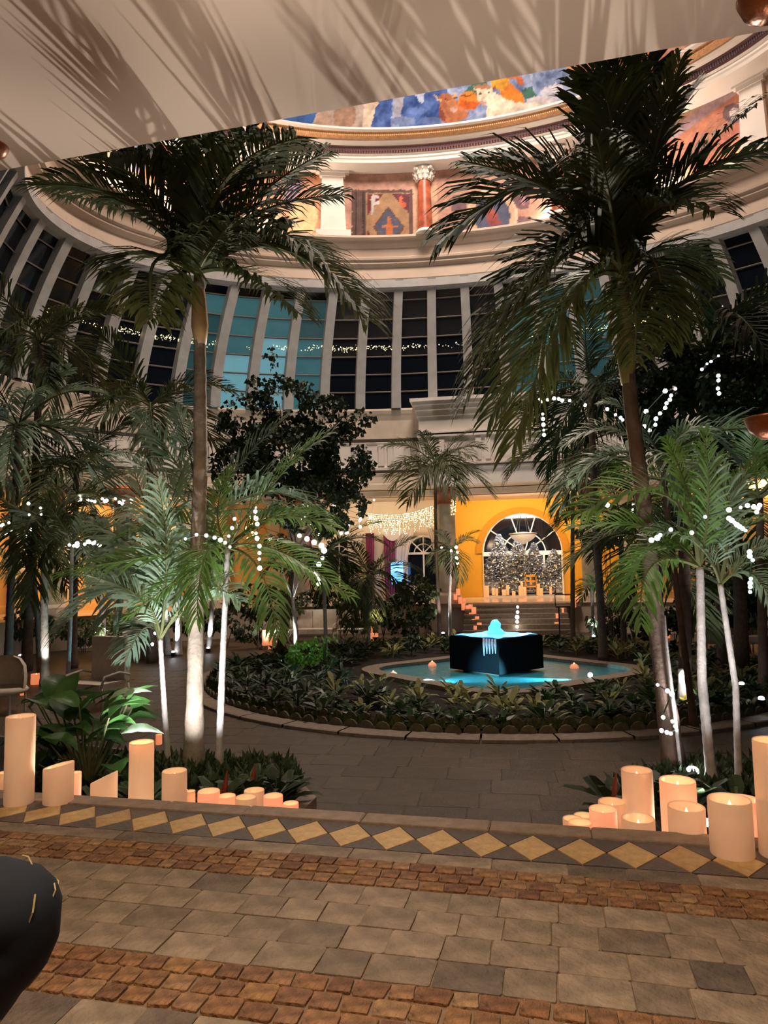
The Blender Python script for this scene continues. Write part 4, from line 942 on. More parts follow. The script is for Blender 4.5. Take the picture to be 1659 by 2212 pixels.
# palm by the far column and others
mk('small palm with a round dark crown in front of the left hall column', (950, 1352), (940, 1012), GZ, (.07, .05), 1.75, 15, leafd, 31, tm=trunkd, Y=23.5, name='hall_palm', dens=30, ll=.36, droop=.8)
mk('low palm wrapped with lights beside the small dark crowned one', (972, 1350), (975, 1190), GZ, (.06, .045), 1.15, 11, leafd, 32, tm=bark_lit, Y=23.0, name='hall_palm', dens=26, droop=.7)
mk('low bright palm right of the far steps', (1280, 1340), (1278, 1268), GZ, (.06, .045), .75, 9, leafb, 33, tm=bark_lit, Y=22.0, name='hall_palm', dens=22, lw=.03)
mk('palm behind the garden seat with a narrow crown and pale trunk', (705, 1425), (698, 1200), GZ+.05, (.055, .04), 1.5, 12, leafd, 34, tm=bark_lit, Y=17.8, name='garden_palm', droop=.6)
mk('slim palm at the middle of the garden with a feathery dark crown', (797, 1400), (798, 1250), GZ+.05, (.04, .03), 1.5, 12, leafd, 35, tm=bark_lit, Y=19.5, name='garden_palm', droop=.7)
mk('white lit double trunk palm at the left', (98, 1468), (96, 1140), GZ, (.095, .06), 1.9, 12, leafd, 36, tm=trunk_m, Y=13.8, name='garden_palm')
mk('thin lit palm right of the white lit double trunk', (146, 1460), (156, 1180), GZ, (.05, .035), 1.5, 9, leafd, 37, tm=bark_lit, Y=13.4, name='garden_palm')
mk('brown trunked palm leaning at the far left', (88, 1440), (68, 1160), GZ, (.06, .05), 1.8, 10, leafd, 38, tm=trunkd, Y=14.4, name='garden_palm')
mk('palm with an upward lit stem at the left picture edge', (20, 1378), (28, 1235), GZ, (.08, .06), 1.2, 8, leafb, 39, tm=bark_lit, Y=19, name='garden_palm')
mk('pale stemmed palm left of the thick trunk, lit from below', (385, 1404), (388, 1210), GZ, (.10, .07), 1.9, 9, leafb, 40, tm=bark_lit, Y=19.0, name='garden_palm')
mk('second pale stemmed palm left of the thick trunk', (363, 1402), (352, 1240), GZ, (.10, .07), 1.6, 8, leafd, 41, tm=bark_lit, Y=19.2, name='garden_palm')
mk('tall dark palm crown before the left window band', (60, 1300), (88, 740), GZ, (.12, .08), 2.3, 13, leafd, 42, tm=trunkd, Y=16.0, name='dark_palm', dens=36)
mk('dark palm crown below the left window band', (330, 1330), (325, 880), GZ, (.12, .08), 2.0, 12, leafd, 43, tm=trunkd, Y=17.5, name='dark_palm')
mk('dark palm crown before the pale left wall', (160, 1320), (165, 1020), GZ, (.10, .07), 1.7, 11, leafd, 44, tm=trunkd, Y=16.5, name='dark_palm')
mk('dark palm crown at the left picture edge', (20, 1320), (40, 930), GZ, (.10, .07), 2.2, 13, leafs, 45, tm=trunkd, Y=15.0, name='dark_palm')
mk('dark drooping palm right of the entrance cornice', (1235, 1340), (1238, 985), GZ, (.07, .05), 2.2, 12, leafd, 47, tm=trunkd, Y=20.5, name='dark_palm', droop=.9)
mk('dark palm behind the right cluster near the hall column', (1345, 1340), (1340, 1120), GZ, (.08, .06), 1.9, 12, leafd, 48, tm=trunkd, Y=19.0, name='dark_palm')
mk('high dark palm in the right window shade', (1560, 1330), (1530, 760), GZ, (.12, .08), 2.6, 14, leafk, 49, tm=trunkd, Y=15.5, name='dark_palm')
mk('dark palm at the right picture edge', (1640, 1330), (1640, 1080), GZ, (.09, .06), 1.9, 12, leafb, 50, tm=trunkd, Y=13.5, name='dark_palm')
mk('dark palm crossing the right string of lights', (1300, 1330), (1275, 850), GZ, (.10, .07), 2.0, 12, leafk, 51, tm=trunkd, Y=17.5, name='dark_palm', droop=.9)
# ---------------------------------------------------------------- leafy trees and shrubs
def leaves(blobs, n, size, seed, aspect=.45, b=None, sag=.3):
    r = random.Random(seed); b = b or M(); tot = sum(q[1]*q[2]*q[3] for q in blobs)
    for (c, rx, ry, rz) in blobs:
        k = int(n*rx*ry*rz/tot)
        for i in range(k):
            while True:
                d = Vector((r.uniform(-1, 1), r.uniform(-1, 1), r.uniform(-1, 1)))
                if .25 < d.length < 1: break
            d = d.normalized()*(d.length**.4)
            p = Vector(c)+Vector((d.x*rx, d.y*ry, d.z*rz)); s = size*r.uniform(.6, 1.2)
            if size > .1 and MN.noise(p*1.7) < -.10: continue
            ax = Vector((r.uniform(-1, 1), r.uniform(-1, 1), r.uniform(-1, .6))).normalized(); sd = ax.cross(Vector((r.uniform(-1, 1), r.uniform(-1, 1), r.uniform(-1, 1)))).normalized()*s*aspect
            b.add([p, p+ax*s*.45+sd, p+ax*s+Vector((0, 0, -sag*s)), p+ax*s*.45-sd], [(0, 1, 2, 3)])
    return b
def tree(name, label, base, trunk_top, blobs, n, size, m, seed, rad=(.08, .05), tm=None, cat='tree', branches=5, aspect=.45):
    base = Vector(base); e = empty(name, base, label, cat); r = random.Random(seed)
    tt = Vector(trunk_top)-base
    b = M().tube([Vector((0, 0, 0)), tt*.5+Vector((.04, 0, 0)), tt], [rad[0]*1.2, rad[0], rad[1]], 9)
    for i in range(branches):
        q = blobs[i % len(blobs)]; c = Vector(q[0])-base+Vector((r.uniform(-.4, .4)*q[1], r.uniform(-.4, .4)*q[2], r.uniform(-.2, .5)*q[3]))
        b.tube([tt*.95, tt.lerp(c, .5)+Vector((0, 0, -.1)), c], [rad[1]*.8, rad[1]*.5, rad[1]*.2], 5)
    obj('trunk', b, tm or trunkd, e, True)
    lb = leaves([(Vector(q[0])-base, q[1], q[2], q[3]) for q in blobs], n, size, seed, aspect)
    obj('foliage', lb, m, e); return e
def bl(px, py, Y, rpx, rpy, ry): # blob from pixels
    p = aty(px, py, Y); return (p, rpx/F*Y, ry, rpy/F*Y)
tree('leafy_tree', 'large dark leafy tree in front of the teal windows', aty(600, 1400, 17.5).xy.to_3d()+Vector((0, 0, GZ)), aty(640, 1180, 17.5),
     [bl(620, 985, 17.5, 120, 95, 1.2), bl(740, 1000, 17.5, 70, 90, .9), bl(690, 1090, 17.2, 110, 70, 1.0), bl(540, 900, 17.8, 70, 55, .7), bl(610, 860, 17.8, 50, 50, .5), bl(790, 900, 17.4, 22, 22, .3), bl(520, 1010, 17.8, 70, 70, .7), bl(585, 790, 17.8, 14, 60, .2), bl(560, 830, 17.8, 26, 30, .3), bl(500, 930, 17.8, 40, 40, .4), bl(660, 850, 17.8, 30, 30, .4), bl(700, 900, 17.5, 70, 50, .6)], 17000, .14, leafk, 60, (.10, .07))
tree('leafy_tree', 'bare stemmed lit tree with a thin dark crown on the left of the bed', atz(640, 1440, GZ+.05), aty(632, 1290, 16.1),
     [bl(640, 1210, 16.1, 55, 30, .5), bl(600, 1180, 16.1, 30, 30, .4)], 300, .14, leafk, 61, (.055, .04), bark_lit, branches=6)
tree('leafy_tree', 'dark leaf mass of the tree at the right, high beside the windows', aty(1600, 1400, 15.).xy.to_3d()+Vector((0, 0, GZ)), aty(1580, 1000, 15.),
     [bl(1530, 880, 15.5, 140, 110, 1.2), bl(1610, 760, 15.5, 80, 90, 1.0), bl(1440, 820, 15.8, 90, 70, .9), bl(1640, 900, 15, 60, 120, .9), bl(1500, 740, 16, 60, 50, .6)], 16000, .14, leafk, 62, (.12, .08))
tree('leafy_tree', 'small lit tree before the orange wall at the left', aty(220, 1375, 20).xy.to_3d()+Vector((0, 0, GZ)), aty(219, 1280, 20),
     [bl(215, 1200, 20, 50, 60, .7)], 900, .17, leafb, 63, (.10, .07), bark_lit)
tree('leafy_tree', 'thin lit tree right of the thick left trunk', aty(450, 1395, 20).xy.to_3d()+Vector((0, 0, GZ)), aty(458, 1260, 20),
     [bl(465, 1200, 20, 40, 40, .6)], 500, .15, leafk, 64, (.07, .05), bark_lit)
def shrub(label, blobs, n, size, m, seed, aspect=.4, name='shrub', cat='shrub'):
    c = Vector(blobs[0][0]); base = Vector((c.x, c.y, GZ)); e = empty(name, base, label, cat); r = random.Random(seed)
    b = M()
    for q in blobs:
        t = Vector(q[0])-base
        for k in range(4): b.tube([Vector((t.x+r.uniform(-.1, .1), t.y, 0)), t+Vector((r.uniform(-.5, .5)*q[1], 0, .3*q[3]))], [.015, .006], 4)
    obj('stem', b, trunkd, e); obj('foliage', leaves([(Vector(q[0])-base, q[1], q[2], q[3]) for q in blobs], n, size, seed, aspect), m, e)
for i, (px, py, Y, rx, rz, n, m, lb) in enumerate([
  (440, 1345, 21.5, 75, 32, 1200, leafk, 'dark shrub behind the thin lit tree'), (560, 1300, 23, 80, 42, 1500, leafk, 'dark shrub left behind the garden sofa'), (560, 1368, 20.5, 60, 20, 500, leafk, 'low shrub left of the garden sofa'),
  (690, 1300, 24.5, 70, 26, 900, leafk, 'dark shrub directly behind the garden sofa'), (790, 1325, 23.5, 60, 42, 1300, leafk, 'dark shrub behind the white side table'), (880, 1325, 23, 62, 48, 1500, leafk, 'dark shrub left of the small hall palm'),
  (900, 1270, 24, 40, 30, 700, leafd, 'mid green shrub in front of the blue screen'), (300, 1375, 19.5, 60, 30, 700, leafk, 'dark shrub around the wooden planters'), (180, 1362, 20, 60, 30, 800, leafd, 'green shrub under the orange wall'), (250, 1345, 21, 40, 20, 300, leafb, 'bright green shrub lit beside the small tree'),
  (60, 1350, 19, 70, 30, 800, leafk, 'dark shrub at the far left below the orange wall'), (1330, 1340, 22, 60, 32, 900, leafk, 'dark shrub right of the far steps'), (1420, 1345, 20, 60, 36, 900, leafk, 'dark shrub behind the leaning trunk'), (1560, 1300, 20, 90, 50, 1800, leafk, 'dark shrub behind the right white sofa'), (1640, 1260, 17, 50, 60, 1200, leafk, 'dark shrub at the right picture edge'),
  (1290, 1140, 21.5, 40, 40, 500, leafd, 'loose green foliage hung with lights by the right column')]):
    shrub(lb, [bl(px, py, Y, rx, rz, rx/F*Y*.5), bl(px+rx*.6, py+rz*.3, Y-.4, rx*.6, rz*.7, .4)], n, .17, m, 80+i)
shrub('fern like bright green bush lit beside the spotlight in the bed', [bl(665, 1410, 15.6, 45, 28, .4), bl(640, 1430, 15.6, 25, 22, .3), bl(700, 1380, 15.4, 36, 8, .15)], 700, .085, mat('lit_fern_leaf', (.16, .40, .05), .5, .2, 5, trans=.3), 99, .4, 'fern_bush', 'bush')
# ---------------------------------------------------------------- bed planting
def plant_mesh(n, L, w, m, seed, up=.8):
    r = random.Random(seed); b = M()
    for i in range(n):
        a = i*2.399+r.uniform(-.3, .3); e_ = r.uniform(.25, up*1.2); l = L*r.uniform(.6, 1.1)
        d = Vector((math.cos(a)*math.cos(e_), math.sin(a)*math.cos(e_), math.sin(e_))); sd = Vector((-math.sin(a), math.cos(a), 0))
        p = Vector((math.cos(a)*.03, math.sin(a)*.03, r.uniform(0, L*.5)))
        q1 = p+d*l*.5; q2 = p+d*l*.85+Vector((0, 0, -.10*l)); q3 = p+d*l+Vector((0, 0, -.22*l)); ww = sd*w*r.uniform(.8, 1.2)
        b.add([p, q1-ww, q1+Vector((0, 0, -.02)), q1+ww, q2-ww*.6, q2, q2+ww*.6, q3], [(0, 2, 1), (0, 3, 2), (1, 2, 5, 4), (2, 3, 6, 5), (4, 5, 7), (5, 6, 7)])
    b.tube([(0, 0, -.05), (0, 0, L*.6)], .012, 5)
    return b.mesh('foliage', m)
kinds = [[plant_mesh(11, .26, .035, leafv, s) for s in (1, 2, 3)], [plant_mesh(14, .26, .04, leafk, s) for s in (4, 5, 6)], [plant_mesh(14, .24, .045, mat('bed_leaf', (.03, .08, .02), .4, .3, 9, trans=.15, rnd=[(.025, .06, .018), (.04, .09, .025)]), s) for s in (7, 8)]]
KN = [('variegated_plant', 'low plant with pale yellow edged leaves in the round bed', 'pale leaved plants in the round bed'), ('dark_leaf_plant', 'low near black leafed plant in the round bed', 'dark leaved plants in the round bed'), ('green_plant', 'low glossy green plant in the round bed', 'green plants in the round bed')]
r = random.Random(5); placed = 0
for ring_r, n in ((5.75, 62), (5.35, 56), (4.9, 50), (4.4, 42), (3.9, 34), (3.5, 26)):
    for i in range(n):
        a = 2*PI*(i+r.uniform(-.3, .3))/n; rr = ring_r+r.uniform(-.18, .18)
        x, y = BC.x+rr*math.cos(a), BC.y+rr*math.sin(a)
        th = math.atan2(y-15.8, x)
        if math.hypot(x, y-15.8) < poolr(th, 0)+.15: continue
        f = math.sin(a*3+ring_r); 
        front = y < 14.5
        k = 0 if (ring_r in (4.9, 4.4, 3.9, 3.5) and x > -3 and r.random() < .40) else (1 if (x < -2 or x > 3.2) and r.random() < .8 else 2)
        if ring_r > 5.3: k = (0 if (ring_r < 5.5 and r.random() < .3) else 2) if x > -2.5 else 1
        nm, lb, gr = KN[k]; lb += ', ' + (('front edge' if rr > 5 else 'front part') if y < 13.6 else ('far edge' if rr > 5 else 'far part') if y > 18.4 else 'middle') + (' left' if x < -2.6 else ' right' if x > 2.2 else ' centre'); e = empty(nm, (x, y, GZ+.07), lb, 'plant', gr, rz=r.uniform(0, 6)); s = r.uniform(1.0, 1.6); e.scale = (s, s, s)
        link('foliage', r.choice(kinds[k]), e); placed += 1
# scalloped edging and clipped ground cover
b = M()
for i in range(2600):
    a = r.uniform(0, 2*PI); rr = r.uniform(5.85, 6.13); x, y = BC.x+rr*math.cos(a), BC.y+rr*math.sin(a)
    h = r.uniform(.05, .13); s = .035; b.add([(x-s, y, GZ+.1), (x+s, y, GZ+.1), (x+r.uniform(-s, s), y+r.uniform(-s, s), GZ+.1+h), (x, y+s, GZ+.12)], [(0, 1, 2), (1, 3, 2), (3, 0, 2)])
tag(obj('ground_cover', b, leafd), 'short clipped green ground cover inside the round curb', 'ground cover', kind='stuff')
edg = empty('scalloped_edging', (BC.x, BC.y, GZ), 'low scalloped edging ring just inside the round curb', 'edging')
b = M()
for i in range(150):
    a = 2*PI*i/150; rr = 6.14
    cx, cy = rr*math.cos(a), rr*math.sin(a); tx, ty = -math.sin(a), math.cos(a)
    for rr in (6.16, 5.92):
        cx, cy = rr*math.cos(a+(rr < 6)*.02), rr*math.sin(a+(rr < 6)*.02); h = .13 if rr > 6 else .19
        q_ = [(tx*.125*math.cos(PI*k/6), ty*.125*math.cos(PI*k/6), .03+h*math.sin(PI*k/6)) for k in range(7)]; nx, ny = math.cos(a)*.03, math.sin(a)*.03
        b.add([(cx+x, cy+y, z) for x, y, z in q_]+[(cx+x-nx, cy+y-ny, z) for x, y, z in q_], [tuple(range(7)), tuple(range(7, 14))[::-1]]+[(k, k+7, k+8, k+1) for k in range(6)])
o = obj('scallop_tile', b, mat('edging_tile', (.15, .125, .07), .8, .4, 9, .4, 30), edg); tag(o, kind='stuff')
# big leaved plant at left
def leaf_big(L, w, seed, m, parent, loc, az, el, roll=0):
    r = random.Random(seed); b = M(); n = 8; vs = []
    for i in range(n+1):
        u = i/n; ww = w*math.sin(PI*(u**.8))*.5+.002; z = .12*L*math.sin(u*PI*.9)-.18*L*u*u
        for s in (-1, -.5, 0, .5, 1): vs.append((u*L, s*ww, z+abs(s)*ww*.30+.004*math.sin(u*30+s)))
    b.add(vs, [(i*5+j, (i+1)*5+j, (i+1)*5+j+1, i*5+j+1) for i in range(n) for j in range(4)])
    o = obj('leaf', b, m, parent, True); o.location = loc; o.rotation_euler = (roll, -el, az); return o
e = empty('broad_leaf_plant', aty(190, 1690, 5.6).xy.to_3d()+Vector((0, 0, PZ)), 'broad leaved plant massed behind the left candles', 'plant'); r = random.Random(9)
ez = e.location; sb = M()
for i in range(46):
    px, py = r.uniform(60, 285), r.uniform(1510, 1690); p = aty(px, py, 5.6+r.uniform(-.5, .6)); az = r.uniform(0, 2*PI)
    Lf = r.uniform(.24, .42); leaf_big(Lf, Lf*.62, i, leafg, e, p-ez, az, r.uniform(.0, .7), r.uniform(-.5, .5))
    sb.tube([(0, 0, 0), (p-ez)*.6+Vector((0, 0, .0)), p-ez], [.012, .010, .006], 5)
for (px, py, az, el, Lf) in ((150, 1560, 2.4, .5, .42), (160, 1560, .6, .7, .42), (120, 1540, 2.9, .3, .4), (215, 1560, .2, .45, .42), (190, 1600, .1, .3, .40), (120, 1610, 2.6, .4, .38), (140, 1520, 1.6, 1.0, .3)):
    p = aty(px, py, 5.3); leaf_big(Lf, Lf*.60, int(px+py), leafg, e, p-ez, az, el)
obj('stem', sb, rachis_m, e)
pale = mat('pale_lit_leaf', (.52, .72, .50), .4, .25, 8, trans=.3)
for (px, py, az, el, Lf, lb) in ((262, 1585, .05, .12, .34, 'pale lit leaf'), (235, 1512, .35, .35, .24, 'pale lit leaf'), (262, 1508, .2, .3, .24, 'pale lit leaf')):
    p = aty(px, py, 5.3); o = leaf_big(Lf, Lf*.3, int(px), pale, e, p-ez, az, el, .5); o['label'] = lb
lamp('plant_light', 'SPOT', aty(300, 1700, 5.2), 10, CW, .03, aty(290, 1570, 5.3), 60)
# small red-tipped plants beside the steps
for i, (px, py, Y, lb) in enumerate(((540, 1690, 5.2, 'red tipped low plant right of the slim left palm'), (480, 1700, 5.0, 'red tipped low plant behind the low left candles'), (600, 1695, 5.4, 'dark low plant at the corner of the left bed'), (1320, 1700, 5.2, 'red leafed low plant behind the right stair candles'), (1500, 1700, 5.3, 'dark low plant between the right candles'), (1590, 1700, 5.2, 'dark low plant behind the drum shaped candle'), (1420, 1700, 5.6, 'dark low plant by the foot of the leaning palm'), (300, 1690, 4.9, 'dark low plant behind the tall pink glowing candle'), (240, 1700, 4.8, 'dark low plant between the left candles'))):
    p = aty(px, py, Y); e = empty('bedding_plant', (p.x, p.y, PZ), lb, 'plant'); h = max(.1, p.z-PZ)
    o = link('foliage', plant_mesh(22, .34, .05, leafk, 200+i), e)
    o2 = obj('stem', M().tube([(0, 0, 0), (0, 0, h)], .012, 5), rachis_m, e)
    if 'red' in lb: obj('flower', M().tube([(0, 0, .12), (.02, 0, .24), (.04, 0, .36)], [.012, .022, .004], 6), red_leaf, e)
for lb, x0, x1, y0, y1, n in (('dense low dark undergrowth filling the left planting bed', 60, 640, 1650, 1712, 900), ('dense low dark undergrowth filling the right planting bed', 1290, 1650, 1655, 1730, 600)):
    r = random.Random(n); b = M()
    for i in range(n*5):
        p = atz(r.uniform(x0, x1), r.uniform(y0, y1), PZ+.02)
        if not inpoly(p.x, p.y, pL if x0 < 700 else pR): continue
        a = r.uniform(0, 6.28); el = r.uniform(.4, 1.4); L_ = r.uniform(.08, .20); d = Vector((math.cos(a)*math.cos(el), math.sin(a)*math.cos(el), math.sin(el))); sd = Vector((-math.sin(a), math.cos(a), 0))*L_*.16
        b.add([p, p+d*L_*.5+sd, p+d*L_+Vector((0, 0, -.02)), p+d*L_*.5-sd], [(0, 1, 2, 3)])
    tag(obj('undergrowth', b, leafk), lb, 'plants', kind='stuff')
# ---------------------------------------------------------------- garden furniture
def sofa(loc, rz, wd, label, legs=True, name='garden_sofa', cat='sofa', seats=2, back=.62):
    e = empty(name, loc, label, cat, rz=rz)
    for k in range(seats):
        x = -wd/2+wd*(k+.5)/seats; w1 = wd/seats-.015
        b = M().box((x, .28, .44+back/2), (w1, .13, back)); obj('back_cushion', b, sofa_m, e)
        b = M().box((x, -.05, .38), (w1, .62, .15)); obj('seat_cushion', b, sofa_m, e)
    for s in (-1, 1):
        obj('armrest', M().tube([(s*(wd/2+.03), .3, .55), (s*(wd/2+.04), .05, .62), (s*(wd/2+.04), -.3, .58), (s*(wd/2+.03), -.36, .40)], .022, 6), metalw, e, True)
        for yy in (-.32, .3): obj('leg', M().tube([(s*(wd/2), yy, .4), (s*(wd/2+.03), yy, .2), (s*(wd/2), yy, 0)], .02, 6), metalw, e, True)
    obj('frame', M().box((0, 0, .28), (wd+.05, .68, .05)), metalw, e)
p = aty(672, 1372, 22.6); sofa((p.x, p.y, GZ), .0, 1.6, 'ivory two seat garden sofa beyond the bed, left of centre')
p = aty(1590, 1370, 19.5); sofa((p.x, p.y, GZ), -.1, 1.5, 'ivory two seat garden sofa at the right edge beyond the palms')
p = atz(210, 1560, GZ); p = aty(212, 1520, 11.6)
sofa((p.x, p.y, GZ), -.25, .80, 'ivory high backed armchair on the left path seen above the leaves', name='garden_armchair', cat='armchair', seats=1, back=.78)
e = empty('garden_armchair', (*aty(4, 1500, 11)[:2], GZ), 'rounded wicker chair back cut by the left edge of the picture', 'armchair')
b = M(); pts = [(.42*math.cos(a), .32*math.sin(a)) for a in [PI*k/14 for k in range(15)]]
vs = [];
for zz, sc_ in ((.38, .95), (.6, 1.0), (.8, .95), (.92, .75), (.97, .45)):
    for x, y in pts: vs.append((x*sc_, y*sc_, zz))
b.add(vs, [(i*15+j, i*15+j+1, (i+1)*15+j+1, (i+1)*15+j) for i in range(4) for j in range(14)])
obj('backrest', b, sofa_m, e, True); obj('seat', M().lathe((0, 0, .34), [(.001, 0), (.4, 0), (.42, .05), (.38, .1), (.001, .1)], 20), sofa_m, e, True)
for x in (-.3, .3):
    for y in (-.2, .2): obj('leg', M().tube([(x, y, .34), (x, y, 0)], .02, 6), metalw, e)
def side_table(px, Y, label, w=.75, pxy=1370):
    p = aty(px, pxy, Y); e = empty('side_table', (p.x, p.y, GZ), label, 'table')
    obj('tabletop', M().box((0, 0, .52), (w, w*.8, .03)), metalw, e)
    for sx in (-1, 1):
        for sy in (-1, 1): obj('leg', M().tube([(sx*w*.42, sy*w*.32, .5), (sx*w*.30, sy*w*.25, .30), (sx*w*.28, sy*w*.25, .2), (sx*w*.42, sy*w*.34, 0)], .018, 6), metalw, e, True)
    obj('stretcher', M().box((0, 0, .22), (w*.6, .03, .03)), metalw, e)
side_table(757, 21.4, 'white metal side table right of the garden sofa')
side_table(604, 21.0, 'white metal side table left of the garden sofa', .8)
side_table(1495, 20, 'white metal table before the right garden sofa', .8)
# wooden planters / cut logs
for px, Y, w, h, lb in ((285, 18.5, .30, .80, 'tall square wooden planter left of the pale stems'), (313, 18.2, .26, .55, 'shorter wooden planter right of the tall one'), (240, 18.8, .22, .35, 'lowest wooden planter beside the small lit tree')):
    p = aty(px, 1390, Y); e = empty('wooden_planter', (p.x, p.y, GZ), lb, 'planter')
    obj('box', M().lathe((0, 0, 0), [(.001, 0), (w*.72, 0), (w*.9, h), (w*.75, h), (w*.7, h-.08), (.001, h-.08)], 8), pot_m, e)
    obj('soil', M().lathe((0, 0, h-.08), [(.001, .01), (w*.7, .01)], 8), soil, e)
# railing beside the far steps
e = empty('metal_stand', (*atz(1222, 1385, GZ)[:2], GZ), 'dark metal frame stand right of the far steps', 'stand')
sy_ = e.location.y; k = sy_/F
for x in (-.17, .17): obj('leg', M().tube([(x, 0, 0), (x, 0, 1.05)], .022, 6), black_m, e)
obj('frame', M().box((0, 0, 1.07), (.55, .3, .05)).tube([(-.27, 0, 1.08), (-.27, 0, 1.45), (.27, 0, 1.45), (.27, 0, 1.08)], .02, 5), black_m, e)
# ---------------------------------------------------------------- white trees, chandelier, chair
def xmas(x, y, h, w, label, seed):
    e = empty('flocked_tree', (x, y, 0), label, 'tree', 'white flocked trees in the arch'); r = random.Random(seed)
    obj('trunk', M().tube([(0, 0, 0), (0, 0, h*.95)], [.05, .01], 6), trunkd, e)
    b = M()
    for i in range(4200):
        u = r.random()**.75; z = .15+(h-.15)*(1-u) if False else .15+(h-.15)*r.random()
        rr = w*(1-(z/h))**.85*r.uniform(.45, 1.08)+.03; a = r.uniform(0, 2*PI); s = r.uniform(.04, .10)
        p = Vector((rr*math.cos(a), rr*math.sin(a), z)); d = Vector((math.cos(a)+r.uniform(-.6, .6), math.sin(a)+r.uniform(-.6, .6), r.uniform(-.5, .4))).normalized(); sd = Vector((-math.sin(a), math.cos(a), r.uniform(-.5, .5)))*s*.4
        b.add([p-d*s, p+sd, p+d*s, p-sd], [(0, 1, 2, 3)])
    obj('branches', b, tree_w, e); om = M().ball((0, 0, 0), .05, 8, 6).mesh('ornament', orn, True)
    for i in range(22):
        z = r.uniform(.3, h*.9); rr = w*(1-z/h)**.85; a = r.uniform(PI, 2*PI); o = link('ornament', om, e); o.location = (rr*math.cos(a), rr*math.sin(a), z)
    bmsh = M().ball((0, 0, 0), .025, 6, 4).mesh('bulb', bulb_y)
    for i in range(8):
        z = r.uniform(.3, h*.85); rr = w*(1-z/h)**.85+.03; a = r.uniform(PI, 2*PI); o = link('bulb', bmsh, e); o.location = (rr*math.cos(a), rr*math.sin(a), z)
xmas(.1, 33.9, 2.9, 1.15, 'tallest white flocked tree at the left of the arch', 1)
xmas(1.0, 34.3, 2.75, 1.05, 'white flocked tree in the middle of the arch', 2)
xmas(1.75, 34.1, 2.45, .9, 'white flocked tree right of the chair in the arch', 3)
xmas(2.65, 33.9, 2.1, 1.05, 'shortest white flocked tree at the right of the arch', 4)
e = empty('chandelier', (*aty(1130, 1160, 33.0)[:2], 4.3), 'wide glass bowl chandelier hanging in the arch', 'chandelier')
zc = aty(1130, 1160, 33).z-4.3
obj('glass_bowl', M().lathe((0, 0, zc), [(.02, -.34), (.10, -.32), (.12, -.26), (.32, -.2), (.52, -.05), (.60, .1), (.57, .1), (.3, -.1), (.02, -.15)], 24), chrome_m, e, True)
obj('rim_ornaments', M().lathe((0, 0, zc+.1), [(.60, 0), (.66, .04), (.62, .08), (.58, .05)], 24, True), mat('bronze', (.2, .12, .06), .4, metal=.7), e)
for k in range(4): obj('chain', M().tube([(.4*math.cos(k*PI/2+.5), .4*math.sin(k*PI/2+.5), zc+.12), (.06*math.cos(k*PI/2+.5), .06*math.sin(k*PI/2+.5), -.1)], .012, 4), black_m, e)
lamp('chandelier_light', 'POINT', (e.location.x, e.location.y, 4.3+zc+.25), 60, (1, .85, .65), .2)
e = empty('wooden_armchair', (*aty(1148, 1285, 32.2)[:2], 0), 'orange wooden armchair among the white trees', 'chair')
obj('seat', M().box((0, 0, .42), (.5, .45, .06)), wood_m, e)
obj('backrest', M().box((0, .2, .90), (.5, .05, .10)).box((0, .2, .66), (.5, .05, .08)).box((0, .2, .7), (.08, .03, .4)), wood_m, e)
for sx in (-1, 1):
    obj('armrest', M().box((sx*.25, 0, .64), (.05, .45, .04)), wood_m, e)
    for y_, h_ in ((-.2, .64), (.2, .95)): obj('leg', M().box((sx*.24, y_, h_/2), (.05, .05, h_)), wood_m, e)
e = empty('wooden_bench', (*aty(672, 1290, 28.5)[:2], 0), 'reddish wooden chair seen through the trees left of centre', 'chair')
obj('seat', M().box((0, 0, .42), (.9, .45, .06)), wood_m, e); obj('backrest', M().box((0, .2, .9), (.9, .05, .08)).box((0, .2, .7), (.9, .05, .05)), mat('red_wood', (.30, .05, .02), .5), e)
for sx in (-1, 1):
    for y_, h_ in ((-.2, .42), (.2, .95)): obj('leg', M().box((sx*.42, y_, h_/2), (.05, .05, h_)), mat('red_wood', (.3, .05, .02), .5), e)
# wall sconces
for px, py, Y, lb in ((107, 1195, 21.5, 'glowing wall sconce on the left orange wall'), (1340, 1165, 27, 'glowing orange sconce right of the yellow wall')):
    p = aty(px, py, Y); e = empty('wall_sconce', p, lb, 'lamp')
    obj('shade', M().lathe((0, 0, 0), [(.03, -.12), (.12, .0), (.15, .12), (.13, .12), (.02, -.08)], 12), sconce_m, e, True); obj('bracket', M().box((0, .08, -.14), (.04, .2, .04)), black_m, e)
# ---------------------------------------------------------------- string lights
bsh = {k: M().ball((0, 0, 0), 1., 7, 5).mesh('bulb', m) for k, m in (('c', bulb_c), ('w', bulb_m), ('y', bulb_y))}
def string(label, pts, Y, kind='w', rad=4.2, jit=4, seed=0, group='strings of garden lights', dy=0):
    r = random.Random(seed); P_ = []
    for i, q in enumerate(pts):
        yy = Y+(dy*i/max(1, len(pts)-1)); P_.append(aty(q[0]+r.uniform(-jit, jit), q[1]+r.uniform(-jit, jit), yy))
    e = empty('string_lights', P_[0], label, 'string lights', group)
    obj('cable', M().tube([p-P_[0] for p in P_], .006, 4), wire_m, e)
    for p in P_:
        o = link('bulb', bsh[kind], e); o.location = p-P_[0]+Vector((0, -.02, 0)); s = rad/F*Y*r.uniform(.6, 1.05); o.scale = (s, s, s)
def lin(a, b, n): return [(a[0]+(b[0]-a[0])*i/(n-1), a[1]+(b[1]-a[1])*i/(n-1)) for i in range(n)]
string('string of lights zigzagging around the foot of the leaning right trunk', [(1420, 1478), (1440, 1492), (1450, 1498), (1431, 1548), (1452, 1558), (1457, 1568), (1460, 1577), (1448, 1583), (1440, 1580), (1427, 1578)], YR-.25, 'c', 5.2, 1, 1)
